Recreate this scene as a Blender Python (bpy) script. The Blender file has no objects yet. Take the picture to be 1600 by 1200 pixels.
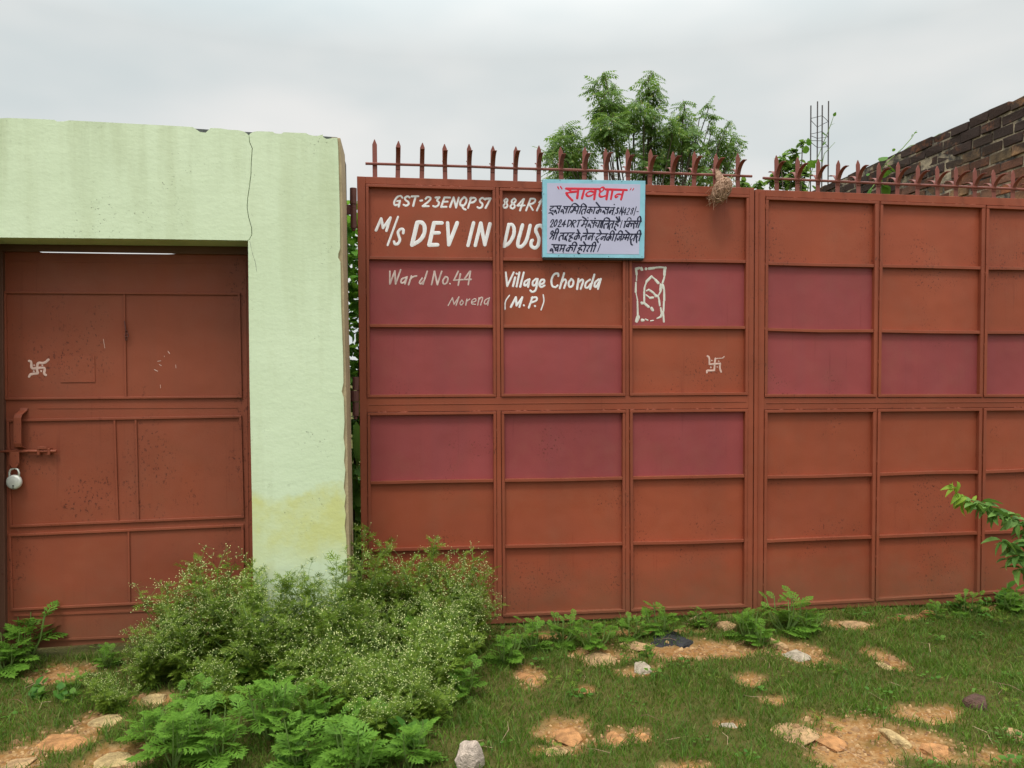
import bpy, bmesh, math, random
import numpy as np
from mathutils import Vector, Matrix

S = bpy.context.scene
COL = S.collection
R = math.radians
rnd = random.Random(7)
rng = np.random.default_rng(7)

# ------------------------------------------------------------------ camera
CAM = Vector((0.0, -4.85, 1.58)); YAW = R(8.0); PIT = R(-0.6); F = 1200.0
cd = bpy.data.cameras.new("camera"); cam = bpy.data.objects.new("camera", cd); COL.objects.link(cam)
cam.location = CAM; cam.rotation_euler = (R(90) + PIT, 0, -YAW)
cd.sensor_width = 36; cd.lens = 27.0; cd.clip_end = 2000; cd.clip_start = 0.05
S.camera = cam
fw = Vector((math.sin(YAW) * math.cos(PIT), math.cos(YAW) * math.cos(PIT), math.sin(PIT)))
rt = Vector((math.cos(YAW), -math.sin(YAW), 0)); up = rt.cross(fw)
def ray(px, py): return fw * F + rt * (px - 800) - up * (py - 600)
def W(px, py, y):                                    # point of a vertical plane y = const
    d = ray(px, py); return CAM + d * ((y - CAM.y) / d.y)
def G(px, py, z=0.0):                                # point of the ground
    d = ray(px, py); return CAM + d * ((z - CAM.z) / d.z)

# ------------------------------------------------------------------ sky, sun, exposure
SUN_EL, SUN_AZ = R(63), R(205)                       # azimuth clockwise from +Y: light comes over the viewer's left shoulder
w = bpy.data.worlds.new("World"); S.world = w; w.use_nodes = True
nt = w.node_tree; nt.nodes.clear()
def N(t, k, **kw):
    n = t.nodes.new(k)
    for a, b in kw.items(): setattr(n, a, b)
    return n
out = N(nt, 'ShaderNodeOutputWorld'); bg = N(nt, 'ShaderNodeBackground'); bg.inputs[1].default_value = 0.1
sky = N(nt, 'ShaderNodeTexSky', sky_type='NISHITA', sun_disc=False)
sky.sun_elevation = SUN_EL; sky.sun_rotation = SUN_AZ; sky.dust_density = 3
tc = N(nt, 'ShaderNodeTexCoord'); mp = N(nt, 'ShaderNodeMapping'); mp.inputs['Scale'].default_value = (1.0, 1.0, 2.6)
nz = N(nt, 'ShaderNodeTexNoise'); nz.inputs['Scale'].default_value = 1.9; nz.inputs['Detail'].default_value = 4; nz.inputs['Roughness'].default_value = .45
cr = N(nt, 'ShaderNodeValToRGB'); e = cr.color_ramp.elements
e[0].position = .38; e[0].color = (.640, .705, .710, 1); e[1].position = .62; e[1].color = (.875, .870, .845, 1)
sx = N(nt, 'ShaderNodeSeparateXYZ'); mr = N(nt, 'ShaderNodeMapRange')       # thin bright cloud overhead
mr.inputs['From Min'].default_value = .38; mr.inputs['From Max'].default_value = .95; mr.inputs['To Min'].default_value = 10.0; mr.inputs['To Max'].default_value = 40.0
vm = N(nt, 'ShaderNodeVectorMath', operation='SCALE'); mx = N(nt, 'ShaderNodeMix', data_type='RGBA'); mx.inputs['Factor'].default_value = .93
L = nt.links.new
L(tc.outputs['Generated'], mp.inputs['Vector']); L(mp.outputs[0], nz.inputs['Vector']); L(nz.outputs['Fac'], cr.inputs[0])
L(tc.outputs['Generated'], sx.inputs[0]); L(sx.outputs['Z'], mr.inputs['Value'])
L(cr.outputs[0], vm.inputs[0]); L(mr.outputs[0], vm.inputs['Scale'])
L(sky.outputs[0], mx.inputs['A']); L(vm.outputs[0], mx.inputs['B']); L(mx.outputs['Result'], bg.inputs[0]); L(bg.outputs[0], out.inputs[0])
sd = bpy.data.lights.new("sun", 'SUN'); sd.energy = 1.5; sd.angle = R(11); sd.color = (1, .965, .9)
so = bpy.data.objects.new("sun", sd); COL.objects.link(so)
sv = Vector((math.sin(SUN_AZ) * math.cos(SUN_EL), math.cos(SUN_AZ) * math.cos(SUN_EL), math.sin(SUN_EL)))
so.rotation_euler = (-sv).to_track_quat('-Z', 'Y').to_euler()
S.view_settings.view_transform = 'Standard'; S.view_settings.look = 'None'
S.view_settings.exposure = 0.0; S.view_settings.gamma = 1.0; S.view_settings.use_curve_mapping = False

# ------------------------------------------------------------------ materials
def newmat(name):
    m = bpy.data.materials.new(name); m.use_nodes = True; t = m.node_tree
    return m, t, t.nodes['Principled BSDF']
def noise(t, vec, scale, detail=4, rough=.55, dim=None):
    n = N(t, 'ShaderNodeTexNoise'); n.inputs['Scale'].default_value = scale; n.inputs['Detail'].default_value = detail; n.inputs['Roughness'].default_value = rough
    if vec is not None: t.links.new(vec, n.inputs['Vector'])
    return n.outputs['Fac']
def ramp(t, fac, a, b, ca=(0, 0, 0, 1), cb=(1, 1, 1, 1)):
    n = N(t, 'ShaderNodeValToRGB'); q = n.color_ramp.elements
    q[0].position = a; q[0].color = ca; q[1].position = b; q[1].color = cb
    t.links.new(fac, n.inputs[0]); return n.outputs[0]
def mixc(t, fac, a, b, mode='MIX'):
    n = N(t, 'ShaderNodeMix', data_type='RGBA', blend_type=mode)
    for key, v in (('Factor', fac), ('A', a), ('B', b)):
        if isinstance(v, (int, float)): n.inputs[key].default_value = v
        elif isinstance(v, tuple): n.inputs[key].default_value = (*v[:3], 1)
        else: t.links.new(v, n.inputs[key])
    return n.outputs['Result']
def math_(t, op, a, b=0.0):
    n = N(t, 'ShaderNodeMath', operation=op)
    for i, v in enumerate((a, b)):
        if isinstance(v, (int, float)): n.inputs[i].default_value = v
        else: t.links.new(v, n.inputs[i])
    return n.outputs[0]
def coords(t, scale=(1, 1, 1), world=True):
    if world: src = N(t, 'ShaderNodeNewGeometry').outputs['Position']
    else: src = N(t, 'ShaderNodeTexCoord').outputs['Object']
    if scale == (1, 1, 1): return src
    m = N(t, 'ShaderNodeMapping'); m.inputs['Scale'].default_value = scale; t.links.new(src, m.inputs[0]); return m.outputs[0]
def bump(t, b, h, strength, dist):
    n = N(t, 'ShaderNodeBump'); n.inputs['Strength'].default_value = strength; n.inputs['Distance'].default_value = dist
    t.links.new(h, n.inputs['Height']); t.links.new(n.outputs[0], b.inputs['Normal'])

def paint(name, base, chip=(.085, .02, .012), amount=.5, rough=.5):
    m, t, b = newmat(name); v = coords(t); base = tuple(base)
    big = ramp(t, noise(t, v, 1.3, 3), .3, .7)
    c = mixc(t, big, tuple(x * .86 for x in base), tuple(x * 1.1 for x in base))
    st = ramp(t, noise(t, coords(t, (9, 9, .5)), 1.0, 3), .45, .75)
    c = mixc(t, math_(t, 'MULTIPLY', st, .30), c, (base[0] * .80, base[1] * 1.02, base[2] * 1.15))
    oi = N(t, 'ShaderNodeObjectInfo')
    k = N(t, 'ShaderNodeMapRange'); t.links.new(oi.outputs['Random'], k.inputs[0]); k.inputs['To Min'].default_value = .92; k.inputs['To Max'].default_value = 1.07
    h = N(t, 'ShaderNodeHueSaturation'); t.links.new(c, h.inputs['Color']); t.links.new(k.outputs[0], h.inputs['Value']); c = h.outputs[0]
    # flaked spots gathered in patches, and fine rust freckles
    spots = ramp(t, noise(t, coords(t, (1, 1, .7)), 78, 4, .65), .595, .62)
    patch = ramp(t, noise(t, v, 2.3, 2), .64 - .12 * amount, .74 - .12 * amount)
    f = math_(t, 'MULTIPLY', spots, patch)
    fine = math_(t, 'MULTIPLY', ramp(t, noise(t, v, 190, 2), .66, .70), ramp(t, noise(t, v, 1.9, 2), .5, .7))
    f = math_(t, 'MAXIMUM', f, math_(t, 'MULTIPLY', fine, .75))
    c = mixc(t, math_(t, 'MULTIPLY', f, .85), c, chip)
    run = math_(t, 'MULTIPLY', ramp(t, noise(t, coords(t, (34, 34, 1.1)), 1.0, 4, .6), .60, .72), ramp(t, noise(t, v, 2.0, 3), .46, .62))
    c = mixc(t, math_(t, 'MULTIPLY', run, .42), c, (base[0] * .55, base[1] * .42, base[2] * .45))
    dust = ramp(t, noise(t, v, 3.4, 6, .65), .50, .78)
    c = mixc(t, math_(t, 'MULTIPLY', dust, .15), c, (.37, .18, .10))
    dk = ramp(t, noise(t, v, 1.7, 5, .6), .50, .74)
    c = mixc(t, math_(t, 'MULTIPLY', dk, .30), c, (base[0] * .6, base[1] * .55, base[2] * .7))
    sp_ = N(t, 'ShaderNodeSeparateXYZ'); t.links.new(v, sp_.inputs[0])
    low = N(t, 'ShaderNodeMapRange'); t.links.new(math_(t, 'SUBTRACT', sp_.outputs['Z'], math_(t, 'MULTIPLY', noise(t, v, 7, 6, .7), .55)), low.inputs[0])
    low.inputs['From Min'].default_value = .12; low.inputs['From Max'].default_value = -.22
    c = mixc(t, math_(t, 'MULTIPLY', low.outputs[0], .5), c, (.17, .085, .045))                  # mud splashed off the ground
    t.links.new(c, b.inputs['Base Color'])
    t.links.new(mixc(t, ramp(t, noise(t, v, 6, 4), .3, .7), (rough - .08,) * 3, (rough + .14,) * 3), b.inputs['Roughness'])
    b.inputs['Specular IOR Level'].default_value = .3
    hh = math_(t, 'ADD', math_(t, 'MULTIPLY', noise(t, v, 3.2, 2), 1.0), math_(t, 'MULTIPLY', noise(t, v, 90, 3), .04))
    hh = math_(t, 'SUBTRACT', hh, math_(t, 'MULTIPLY', f, .05))
    bump(t, b, hh, .38, .026)
    return m

def simple(name, col, rough=.7, var=.15, scale=8, bmp=.2, dist=.004, metal=0.0, spec=.3):
    m, t, b = newmat(name); v = coords(t, world=False)
    c = mixc(t, ramp(t, noise(t, v, scale, 5), .3, .7), tuple(x * (1 - var) for x in col), tuple(min(1, x * (1 + var)) for x in col))
    t.links.new(c, b.inputs['Base Color']); b.inputs['Roughness'].default_value = rough; b.inputs['Metallic'].default_value = metal
    b.inputs['Specular IOR Level'].default_value = spec
    if bmp: bump(t, b, noise(t, v, scale * 5, 5), bmp, dist)
    return m

def leafmat(name, a, b_, c_=None, trans=.35, rough=.55):
    m, t, b = newmat(name)
    g = N(t, 'ShaderNodeNewGeometry'); n = N(t, 'ShaderNodeValToRGB'); q = n.color_ramp.elements
    q[0].color = (*a, 1); q[1].color = (*b_, 1)
    if c_: z = q.new(.9); z.color = (*b_, 1); q[-1].color = (*c_, 1)
    t.links.new(g.outputs['Random Per Island'], n.inputs[0])
    b.inputs['Roughness'].default_value = rough; b.inputs['Specular IOR Level'].default_value = .25
    t.links.new(n.outputs[0], b.inputs['Base Color'])
    tr = N(t, 'ShaderNodeBsdfTranslucent'); ms = N(t, 'ShaderNodeMixShader'); ms.inputs[0].default_value = trans
    br = mixc(t, .5, n.outputs[0], (.16, .26, .02)); t.links.new(br, tr.inputs[0])
    o = t.nodes['Material Output']
    t.links.new(b.outputs[0], ms.inputs[1]); t.links.new(tr.outputs[0], ms.inputs[2]); t.links.new(ms.outputs[0], o.inputs[0])
    return m

BROWN = (.300, .067, .031)
M = {}
M['frame'] = paint('gate frame paint', (.262, .061, .029), amount=.6)
M['panel'] = paint('gate panel paint', BROWN, amount=1.0)
M['maroon'] = paint('maroon panel paint', (.285, .056, .056), amount=.35)
M['door'] = paint('door paint', (.270, .066, .032), amount=1.0)
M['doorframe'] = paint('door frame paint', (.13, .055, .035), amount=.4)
M['spike'] = paint('spike paint', (.225, .070, .052), amount=.5)
M['iron'] = paint('old hinge paint', (.12, .042, .034), amount=.9)
M['white_paint'] = simple('white lettering paint', (.86, .85, .86), .6, .05, 20, 0)
M['faded_paint'] = simple('faded white lettering paint', (.62, .50, .46), .65, .22, 30, 0)
for k_, base_ in (('white_paint', (.30, .10, .07)), ('faded_paint', (.27, .07, .06))):
    t = M[k_].node_tree; b = t.nodes['Principled BSDF']; old = b.inputs['Base Color'].links[0].from_socket; v = coords(t)
    wear = ramp(t, noise(t, v, 85, 5, .7), .60, .68); wear = math_(t, 'MULTIPLY', wear, ramp(t, noise(t, v, 11, 3), .42, .6))
    thin = ramp(t, noise(t, coords(t, (40, 40, 14)), 1.0, 4, .6), .35, .75)
    t.links.new(mixc(t, math_(t, 'MAXIMUM', math_(t, 'MULTIPLY', wear, .8), math_(t, 'MULTIPLY', thin, .16 if k_[0] == 'w' else .34)), old, base_), b.inputs['Base Color'])
M['chalk_paint'] = simple('greyed white daub', (.66, .65, .58), .8, .12, 30, .3, .001)
M['pink_paint'] = simple('pinkish daub', (.62, .42, .36), .8, .15, 30, 0)
M['ink'] = simple('navy black sign paint', (.012, .014, .04), .55, .2, 30, 0)
M['red_ink'] = simple('red sign paint', (.62, .025, .05), .55, .1, 30, 0)
M['board'] = simple('sign face paint', (.49, .48, .64), .5, .04, 6, 0)
M['board_edge'] = simple('sky blue sign border', (.26, .53, .64), .5, .12, 9, 0)
M['nail_shadow'] = simple('dark nails and sign shadow', (.03, .025, .02), .8)  # colours the nails and the painted shadow under the board
M['steel'] = simple('padlock steel', (.74, .73, .66), .42, .1, 30, .1, .001, .35, .5)
M['brass'] = simple('dark keyhole', (.02, .02, .02), .6, 0, 8, 0)
M['rebar'] = simple('rusty bars', (.085, .075, .075), .8, .2, 40)
M['concrete'] = simple('raw concrete', (.26, .25, .23), .9, .15, 6, .4, .01)
M['core'] = simple('dark wall core', (.085, .09, .09), .95, .2, 14, .6, .01)
M['tan'] = simple('bare tan render', (.40, .31, .19), .92, .15, 9, .5, .006)
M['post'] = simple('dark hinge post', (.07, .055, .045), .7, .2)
M['straw'] = leafmat('dry straw', (.22, .12, .075), (.72, .48, .34), trans=.12, rough=.9)
M['strawcore'] = simple('dark straw', (.26, .16, .10), .95, .3, 40, .8, .01)
M['bark'] = simple('bark', (.10, .075, .055), .95, .3, 20, .6, .01)
M['stem'] = simple('green stem', (.14, .22, .05), .7, .2, 20, 0)
M['flower'] = simple('white weed flower', (.68, .71, .30), .8, .1, 20, 0)
M['weed'] = leafmat('flowering weed leaf', (.135, .215, .020), (.225, .340, .040), (.36, .40, .08), trans=.42)
M['lobed'] = leafmat('lobed weed leaf', (.095, .215, .022), (.175, .345, .040), trans=.4)
M['neem'] = leafmat('neem leaf', (.100, .190, .050), (.200, .320, .080), (.40, .42, .13), trans=.5)
M['vine'] = leafmat('vine leaf', (.07, .20, .03), (.14, .28, .04), trans=.45)
M['shrub'] = leafmat('shrub leaf', (.07, .21, .03), (.17, .38, .05), trans=.5)
M['sapling'] = leafmat('sapling leaf', (.085, .190, .040), (.200, .360, .080))
M['tip'] = leafmat('young yellow green leaf', (.20, .36, .03), (.34, .46, .05), trans=.45)
M['grass'] = leafmat('grass blade', (.060, .135, .012), (.145, .260, .026), (.32, .31, .09), trans=.35)

t = M['grass'].node_tree; b = t.nodes['Principled BSDF']; src = b.inputs['Base Color'].links[0].from_socket; v = coords(t)
dry = mixc(t, math_(t, 'MULTIPLY', ramp(t, noise(t, v, 4.5, 5, .65), .50, .66), .6), src, (.155, .130, .042))
dry = mixc(t, math_(t, 'MULTIPLY', ramp(t, noise(t, v, 1.6, 4, .6), .42, .66), .55), dry, (.050, .105, .014))
t.links.new(dry, b.inputs['Base Color'])
# plaster of the wall
m, t, b = newmat('pale green distemper'); v = coords(t)
base = mixc(t, ramp(t, noise(t, v, 1.1, 5), .3, .7), (.600, .700, .480), (.670, .765, .550))
streak = ramp(t, noise(t, coords(t, (5, 5, .55)), 1.0, 5, .6), .48, .80)
base = mixc(t, math_(t, 'MULTIPLY', streak, .48), base, (.40, .44, .24))
sp = N(t, 'ShaderNodeSeparateXYZ'); t.links.new(v, sp.inputs[0])
rain = N(t, 'ShaderNodeMapRange'); t.links.new(sp.outputs['Z'], rain.inputs[0]); rain.inputs['From Min'].default_value = 2.45; rain.inputs['From Max'].default_value = 2.98
drip = math_(t, 'MULTIPLY', ramp(t, noise(t, coords(t, (9, 9, 1.3)), 1.0, 6, .7), .48, .72), rain.outputs[0])
base = mixc(t, math_(t, 'MULTIPLY', drip, .34), base, (.30, .33, .19))
smudge = math_(t, 'MULTIPLY', ramp(t, noise(t, v, 17, 6, .7), .60, .72), ramp(t, noise(t, v, 2.6, 2), .48, .66))
base = mixc(t, math_(t, 'MULTIPLY', smudge, .42), base, (.27, .31, .19))
zw = math_(t, 'ADD', sp.outputs['Z'], math_(t, 'MULTIPLY', noise(t, v, 2.6, 6, .62), .62))
bd = N(t, 'ShaderNodeValToRGB'); q = bd.color_ramp.elements                       # damp yellowed stain, ragged, low on the pillar
q[0].position = .66; q[0].color = (0, 0, 0, 1); q[1].position = .84; q[1].color = (1, 1, 1, 1)
z_ = q.new(.74); z_.color = (.45, .45, .45, 1)
t.links.new(math_(t, 'MULTIPLY', zw, .85), bd.inputs[0])
tp_ = ramp(t, math_(t, 'MULTIPLY', zw, .5), .600, .640, (1, 1, 1, 1), (0, 0, 0, 1))
stain = math_(t, 'MULTIPLY', math_(t, 'MULTIPLY', bd.outputs[0], tp_), ramp(t, noise(t, v, 3.5, 5, .65), .22, .56))
base = mixc(t, math_(t, 'MULTIPLY', stain, .8), base, (.58, .58, .20))
mud = N(t, 'ShaderNodeMapRange'); t.links.new(math_(t, 'SUBTRACT', sp.outputs['Z'], math_(t, 'MULTIPLY', noise(t, v, 6, 6, .7), .45)), mud.inputs[0])
mud.inputs['From Min'].default_value = .16; mud.inputs['From Max'].default_value = -.2
base = mixc(t, math_(t, 'MULTIPLY', mud.outputs[0], .6), base, (.25, .24, .12))
pit = math_(t, 'MULTIPLY', ramp(t, noise(t, v, 75, 3), .66, .69), ramp(t, noise(t, v, 3.1, 3), .52, .64))
base = mixc(t, math_(t, 'MULTIPLY', pit, .6), base, (.14, .15, .10))
t.links.new(base, b.inputs['Base Color']); b.inputs['Roughness'].default_value = .9; b.inputs['Specular IOR Level'].default_value = .15
hh = math_(t, 'ADD', math_(t, 'MULTIPLY', noise(t, coords(t, (1, 1, 1.7)), 6, 6, .6), 1.0), math_(t, 'MULTIPLY', noise(t, v, 48, 4), .32))
hh = math_(t, 'SUBTRACT', hh, math_(t, 'MULTIPLY', pit, .5))
bump(t, b, hh, .42, .008); M['plaster'] = m

# soil
m, t, b = newmat('sandy soil'); v = coords(t)
c = mixc(t, ramp(t, noise(t, v, 3, 6), .3, .7), (.215, .095, .030), (.385, .195, .068))
c = mixc(t, ramp(t, noise(t, v, 26, 5, .65), .42, .66), c, (.41, .25, .115))
c = mixc(t, math_(t, 'MULTIPLY', ramp(t, noise(t, v, 60, 4), .58, .66), .7), c, (.13, .075, .035))
at = N(t, 'ShaderNodeAttribute', attribute_name='turf')
c = mixc(t, math_(t, 'MULTIPLY', at.outputs['Fac'], .85), c, mixc(t, noise(t, v, 40, 3), (.030, .055, .010), (.075, .085, .022)))
t.links.new(c, b.inputs['Base Color']); b.inputs['Roughness'].default_value = .95; b.inputs['Specular IOR Level'].default_value = .1
bump(t, b, math_(t, 'ADD', noise(t, v, 22, 6, .65), math_(t, 'MULTIPLY', noise(t, v, 110, 4), .4)), .7, .03); M['soil'] = m

# brick
m, t, b = newmat('weathered brick'); v = coords(t)
g = N(t, 'ShaderNodeNewGeometry'); n = N(t, 'ShaderNodeValToRGB'); q = n.color_ramp.elements
q[0].color = (.20, .085, .050, 1); q[1].color = (.36, .25, .13, 1)
for p_, c_ in ((.25, (.30, .115, .055)), (.5, (.36, .135, .065)), (.7, (.24, .12, .08)), (.85, (.40, .20, .09))): z_ = q.new(p_); z_.color = (*c_, 1)
t.links.new(g.outputs['Random Per Island'], n.inputs[0])
c = mixc(t, math_(t, 'MULTIPLY', ramp(t, noise(t, v, 30, 5, .65), .45, .7), .5), n.outputs[0], (.10, .06, .045))
sp = N(t, 'ShaderNodeSeparateXYZ'); t.links.new(v, sp.inputs[0])
zz = math_(t, 'ADD', sp.outputs['Z'], math_(t, 'MULTIPLY', noise(t, coords(t, (1, 1.3, 1)), 2.2, 5, .6), .9))
soot = ramp(t, math_(t, 'MULTIPLY', zz, .2), .690, .775)
soot = math_(t, 'MULTIPLY', soot, ramp(t, noise(t, v, 7, 5, .65), .22, .44))
c = mixc(t, math_(t, 'MULTIPLY', soot, .93), c, (.040, .033, .031))                # black algae crust
t.links.new(c, b.inputs['Base Color']); b.inputs['Roughness'].default_value = .95; b.inputs['Specular IOR Level'].default_value = .1
bump(t, b, noise(t, v, 45, 6, .7), .8, .012); M['brick'] = m
m, t, b = newmat('old mortar'); v = coords(t)
c = mixc(t, ramp(t, noise(t, v, 8, 6, .65), .42, .62), (.05, .043, .038), (.38, .31, .21)); t.links.new(c, b.inputs['Base Color']); b.inputs['Roughness'].default_value = 1
bump(t, b, noise(t, v, 40, 5), .8, .012); M['mortar'] = m

# ------------------------------------------------------------------ mesh helpers
def tag(o, label=None, cat=None, group=None, kind=None):
    if label: o['label'] = label
    if cat: o['category'] = cat
    if group: o['group'] = group
    if kind: o['kind'] = kind
    return o
def empty(name, loc, label, cat, group=None):
    o = bpy.data.objects.new(name, None); COL.objects.link(o); o.location = loc; o.empty_display_size = .1
    return tag(o, label, cat, group)
def rootpos(o):
    p = Vector(o.location)
    while o.parent: o = o.parent; p += o.location
    return p
class MB:
    def __init__(s): s.v = []; s.f = []
    def add(s, vs, fs):
        o = len(s.v); s.v += [tuple(x) for x in vs]; s.f += [tuple(i + o for i in f) for f in fs]
    def prism(s, pts, y0, y1):                      # (x, z) outline extruded along y
        n = len(pts); vs = [(p[0], y0, p[1]) for p in pts] + [(p[0], y1, p[1]) for p in pts]
        s.add(vs, [tuple(range(n)), tuple(range(2 * n - 1, n - 1, -1))] + [(i, i + n, (i + 1) % n + n, (i + 1) % n) for i in range(n)])
    def pxprism(s, pts, yp, y0, y1):
        s.prism([(W(a, b_, yp).x, W(a, b_, yp).z) for a, b_ in pts], y0, y1)
    def box(s, a, b_):
        s.prism([(a[0], a[2]), (b_[0], a[2]), (b_[0], b_[2]), (a[0], b_[2])], a[1], b_[1])
    def tube(s, path, rad, n=6):
        path = [Vector(p) for p in path]; k = len(path)
        if not isinstance(rad, (list, tuple)): rad = [rad] * k
        ref = Vector((.13, .97, .2)); vs = []
        for i, p in enumerate(path):
            d = (path[min(i + 1, k - 1)] - path[max(i - 1, 0)])
            d = d.normalized() if d.length > 1e-9 else Vector((0, 0, 1))
            a = d.cross(ref)
            if a.length < .1: a = d.cross(Vector((1, 0, 0)))
            a.normalize(); c = d.cross(a)
            for j in range(n):
                th = 2 * math.pi * j / n; vs.append(p + (a * math.cos(th) + c * math.sin(th)) * rad[i])
        fs = [(i * n + j, i * n + (j + 1) % n, (i + 1) * n + (j + 1) % n, (i + 1) * n + j) for i in range(k - 1) for j in range(n)]
        fs += [tuple(range(n - 1, -1, -1)), tuple(range((k - 1) * n, k * n))]
        s.add(vs, fs)
    def build(s, name, mat, parent=None, smooth=False, origin=None, bevel=0, recalc=True):
        org = rootpos(parent) if parent else (Vector(origin) if origin is not None else Vector((0, 0, 0)))
        me = bpy.data.meshes.new(name); me.from_pydata([(x - org.x, y - org.y, z - org.z) for x, y, z in s.v], [], s.f)
        if recalc:
            bm = bmesh.new(); bm.from_mesh(me); bmesh.ops.recalc_face_normals(bm, faces=bm.faces)
            bm.to_mesh(me); bm.free()
        if smooth: me.polygons.foreach_set('use_smooth', [True] * len(me.polygons))
        me.materials.append(mat); me.update()
        o = bpy.data.objects.new(name, me); COL.objects.link(o)
        if parent: o.parent = parent
        else: o.location = org
        if bevel:
            md = o.modifiers.new('bevel', 'BEVEL'); md.width = bevel; md.segments = 2; md.limit_method = 'ANGLE'; md.angle_limit = R(40)
        return o

# brush strokes: low domed ridges of paint lying on a vertical plane
def chaikin(p, it=2):
    for _ in range(it):
        if len(p) < 3: return p
        q = [p[0]]
        for a, b_ in zip(p[:-1], p[1:]):
            q += [(a[0] * .78 + b_[0] * .22, a[1] * .78 + b_[1] * .22), (a[0] * .22 + b_[0] * .78, a[1] * .22 + b_[1] * .78)]
        q.append(p[-1]); p = q
    return p
sr = random.Random(3)
def strokes(mb, data, ox, oy, sc, width, yp, nib=None, h=.0011, jit=.08):
    for ln in data.strip().replace('\n', ';').split(';'):
        ln = ln.strip()
        if not ln: continue
        wd = width
        if ln[0] == 'w': a, ln = ln.split(' ', 1); wd = float(a[1:])
        p = [tuple(float(z) for z in q.split(',')) for q in ln.split()]
        if len(p) == 1: p = [p[0], (p[0][0] + wd * .12, p[0][1] + wd * .1)]
        p = chaikin(p)
        P = [W(ox + a / sc, oy + b_ / sc, yp) for a, b_ in p]
        pxm = (W(ox + p[0][0] / sc + 1, oy + p[0][1] / sc, yp) - W(ox + p[0][0] / sc, oy + p[0][1] / sc, yp)).length
        hw0 = wd / sc * pxm / 2; hh = h * sr.uniform(.8, 1.25)
        n = len(P); rows = []
        pts = [(q.x, q.z) for q in P]
        def row(c, nx, nz_, hw, k=1.0): rows.append([(c[0] - nx * hw, yp - .0002, c[1] - nz_ * hw), (c[0] - nx * hw * .45, yp - hh * k, c[1] - nz_ * hw * .45), (c[0] + nx * hw * .45, yp - hh * k, c[1] + nz_ * hw * .45), (c[0] + nx * hw, yp - .0002, c[1] + nz_ * hw)])
        for i in range(n):
            a, b_ = pts[max(i - 1, 0)], pts[min(i + 1, n - 1)]
            dx, dz = b_[0] - a[0], b_[1] - a[1]; l = math.hypot(dx, dz) or 1; dx /= l; dz /= l
            hw = hw0 * (1 + sr.uniform(-jit, jit))
            if nib is not None: hw *= .62 + .55 * abs(dx * math.sin(nib) - dz * math.cos(nib))
            c = pts[i]
            if i == 0:
                for q, f_ in ((.95, .30), (.62, .78)): row((c[0] - dx * hw * q, c[1] - dz * hw * q), -dz, dx, hw * f_, .6 + .3 * f_)
            row(c, -dz, dx, hw)
            if i == n - 1:
                for q, f_ in ((.62, .78), (.95, .30)): row((c[0] + dx * hw * q, c[1] + dz * hw * q), -dz, dx, hw * f_, .6 + .3 * f_)
        vs = [v_ for r_ in rows for v_ in r_]; fs = []
        for i in range(len(rows) - 1):
            for j in range(3): fs.append((i * 4 + j, i * 4 + j + 1, i * 4 + j + 5, i * 4 + j + 4))
        fs += [(0, 1, 2, 3), tuple((len(rows) - 1) * 4 + j for j in (3, 2, 1, 0))]
        mb.add(vs, fs)

# numpy leaf scattering
def template(quads):
    vs = []; fs = []
    for q in quads:
        o = len(vs); vs += q; fs.append(tuple(range(o, o + len(q))))
    return np.array(vs, float), fs
def diamond(b0, tip, wd, at=.45, fold=.0):
    bx, by = b0; tx, ty = tip; dx, dy = tx - bx, ty - by; l = math.hypot(dx, dy); nx, ny = -dy / l * wd, dx / l * wd
    mx_, my = bx + dx * at, by + dy * at
    return [(bx, by, 0), (mx_ + nx, my + ny, fold), (tx, ty, 0), (mx_ - nx, my - ny, fold)]
def bend(tv, k):
    v_ = tv[0].copy(); v_[:, 2] -= k * v_[:, 1] ** 2 + .15 * k * v_[:, 0] ** 2 * 4; return v_, tv[1]
def lobed(sub):
    q = [diamond((0, -.02), (0, .98), .035, .5)]
    for i, (tt, ln) in enumerate(((.22, .26), (.38, .36), (.54, .36), (.69, .28), (.82, .18))):
        for sg in (-1, 1):
            a = R(52 - i * 5); tx, ty = sg * math.sin(a) * ln, tt + math.cos(a) * ln
            q.append(diamond((0, tt - .02), (tx, ty), .045 if sub else .034, .5))
            if sub:
                for fr, da in ((.45, 38), (.55, -30), (.7, 30)):
                    bx, by = tx * fr, tt + (ty - tt) * fr; aa = a + R(da); l2 = ln * .45
                    q.append(diamond((bx, by), (bx + sg * math.sin(aa) * l2, by + math.cos(aa) * l2), .024, .55))
    q.append(diamond((0, .82), (0, 1.08), .06, .5))
    return template(q)
def pinnate(n, ln, wd, droop):
    q = [diamond((0, 0), (0, 1), .008, .5)]
    for i in range(n):
        tt = .18 + .78 * i / (n - 1); l_ = ln * (1 - .35 * abs(i / (n - 1) - .35))
        for sg in (-1, 1):
            a = R(68 - 22 * i / n); d_ = diamond((0, tt), (sg * math.sin(a) * l_, tt + math.cos(a) * l_), wd, .42)
            d_ = [(x, y, z - droop * abs(x)) for x, y, z in d_]; q.append(d_)
    q.append(diamond((0, .97), (0, .97 + ln * .9), wd, .42))
    return template(q)
def ovate(wd=.28, fold=.08):
    ys = (0, .14, .38, .65, .86, 1); ws = (.02, .72, 1, .78, .38, .01); vs = []; fs = []
    for y_, w_ in zip(ys, ws): vs += [(-w_ * wd, y_, fold * w_), (0, y_, 0), (w_ * wd, y_, fold * w_)]
    for i in range(5):
        o = i * 3; fs += [(o, o + 1, o + 4, o + 3), (o + 1, o + 2, o + 5, o + 4)]
    return np.array(vs, float), fs
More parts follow.
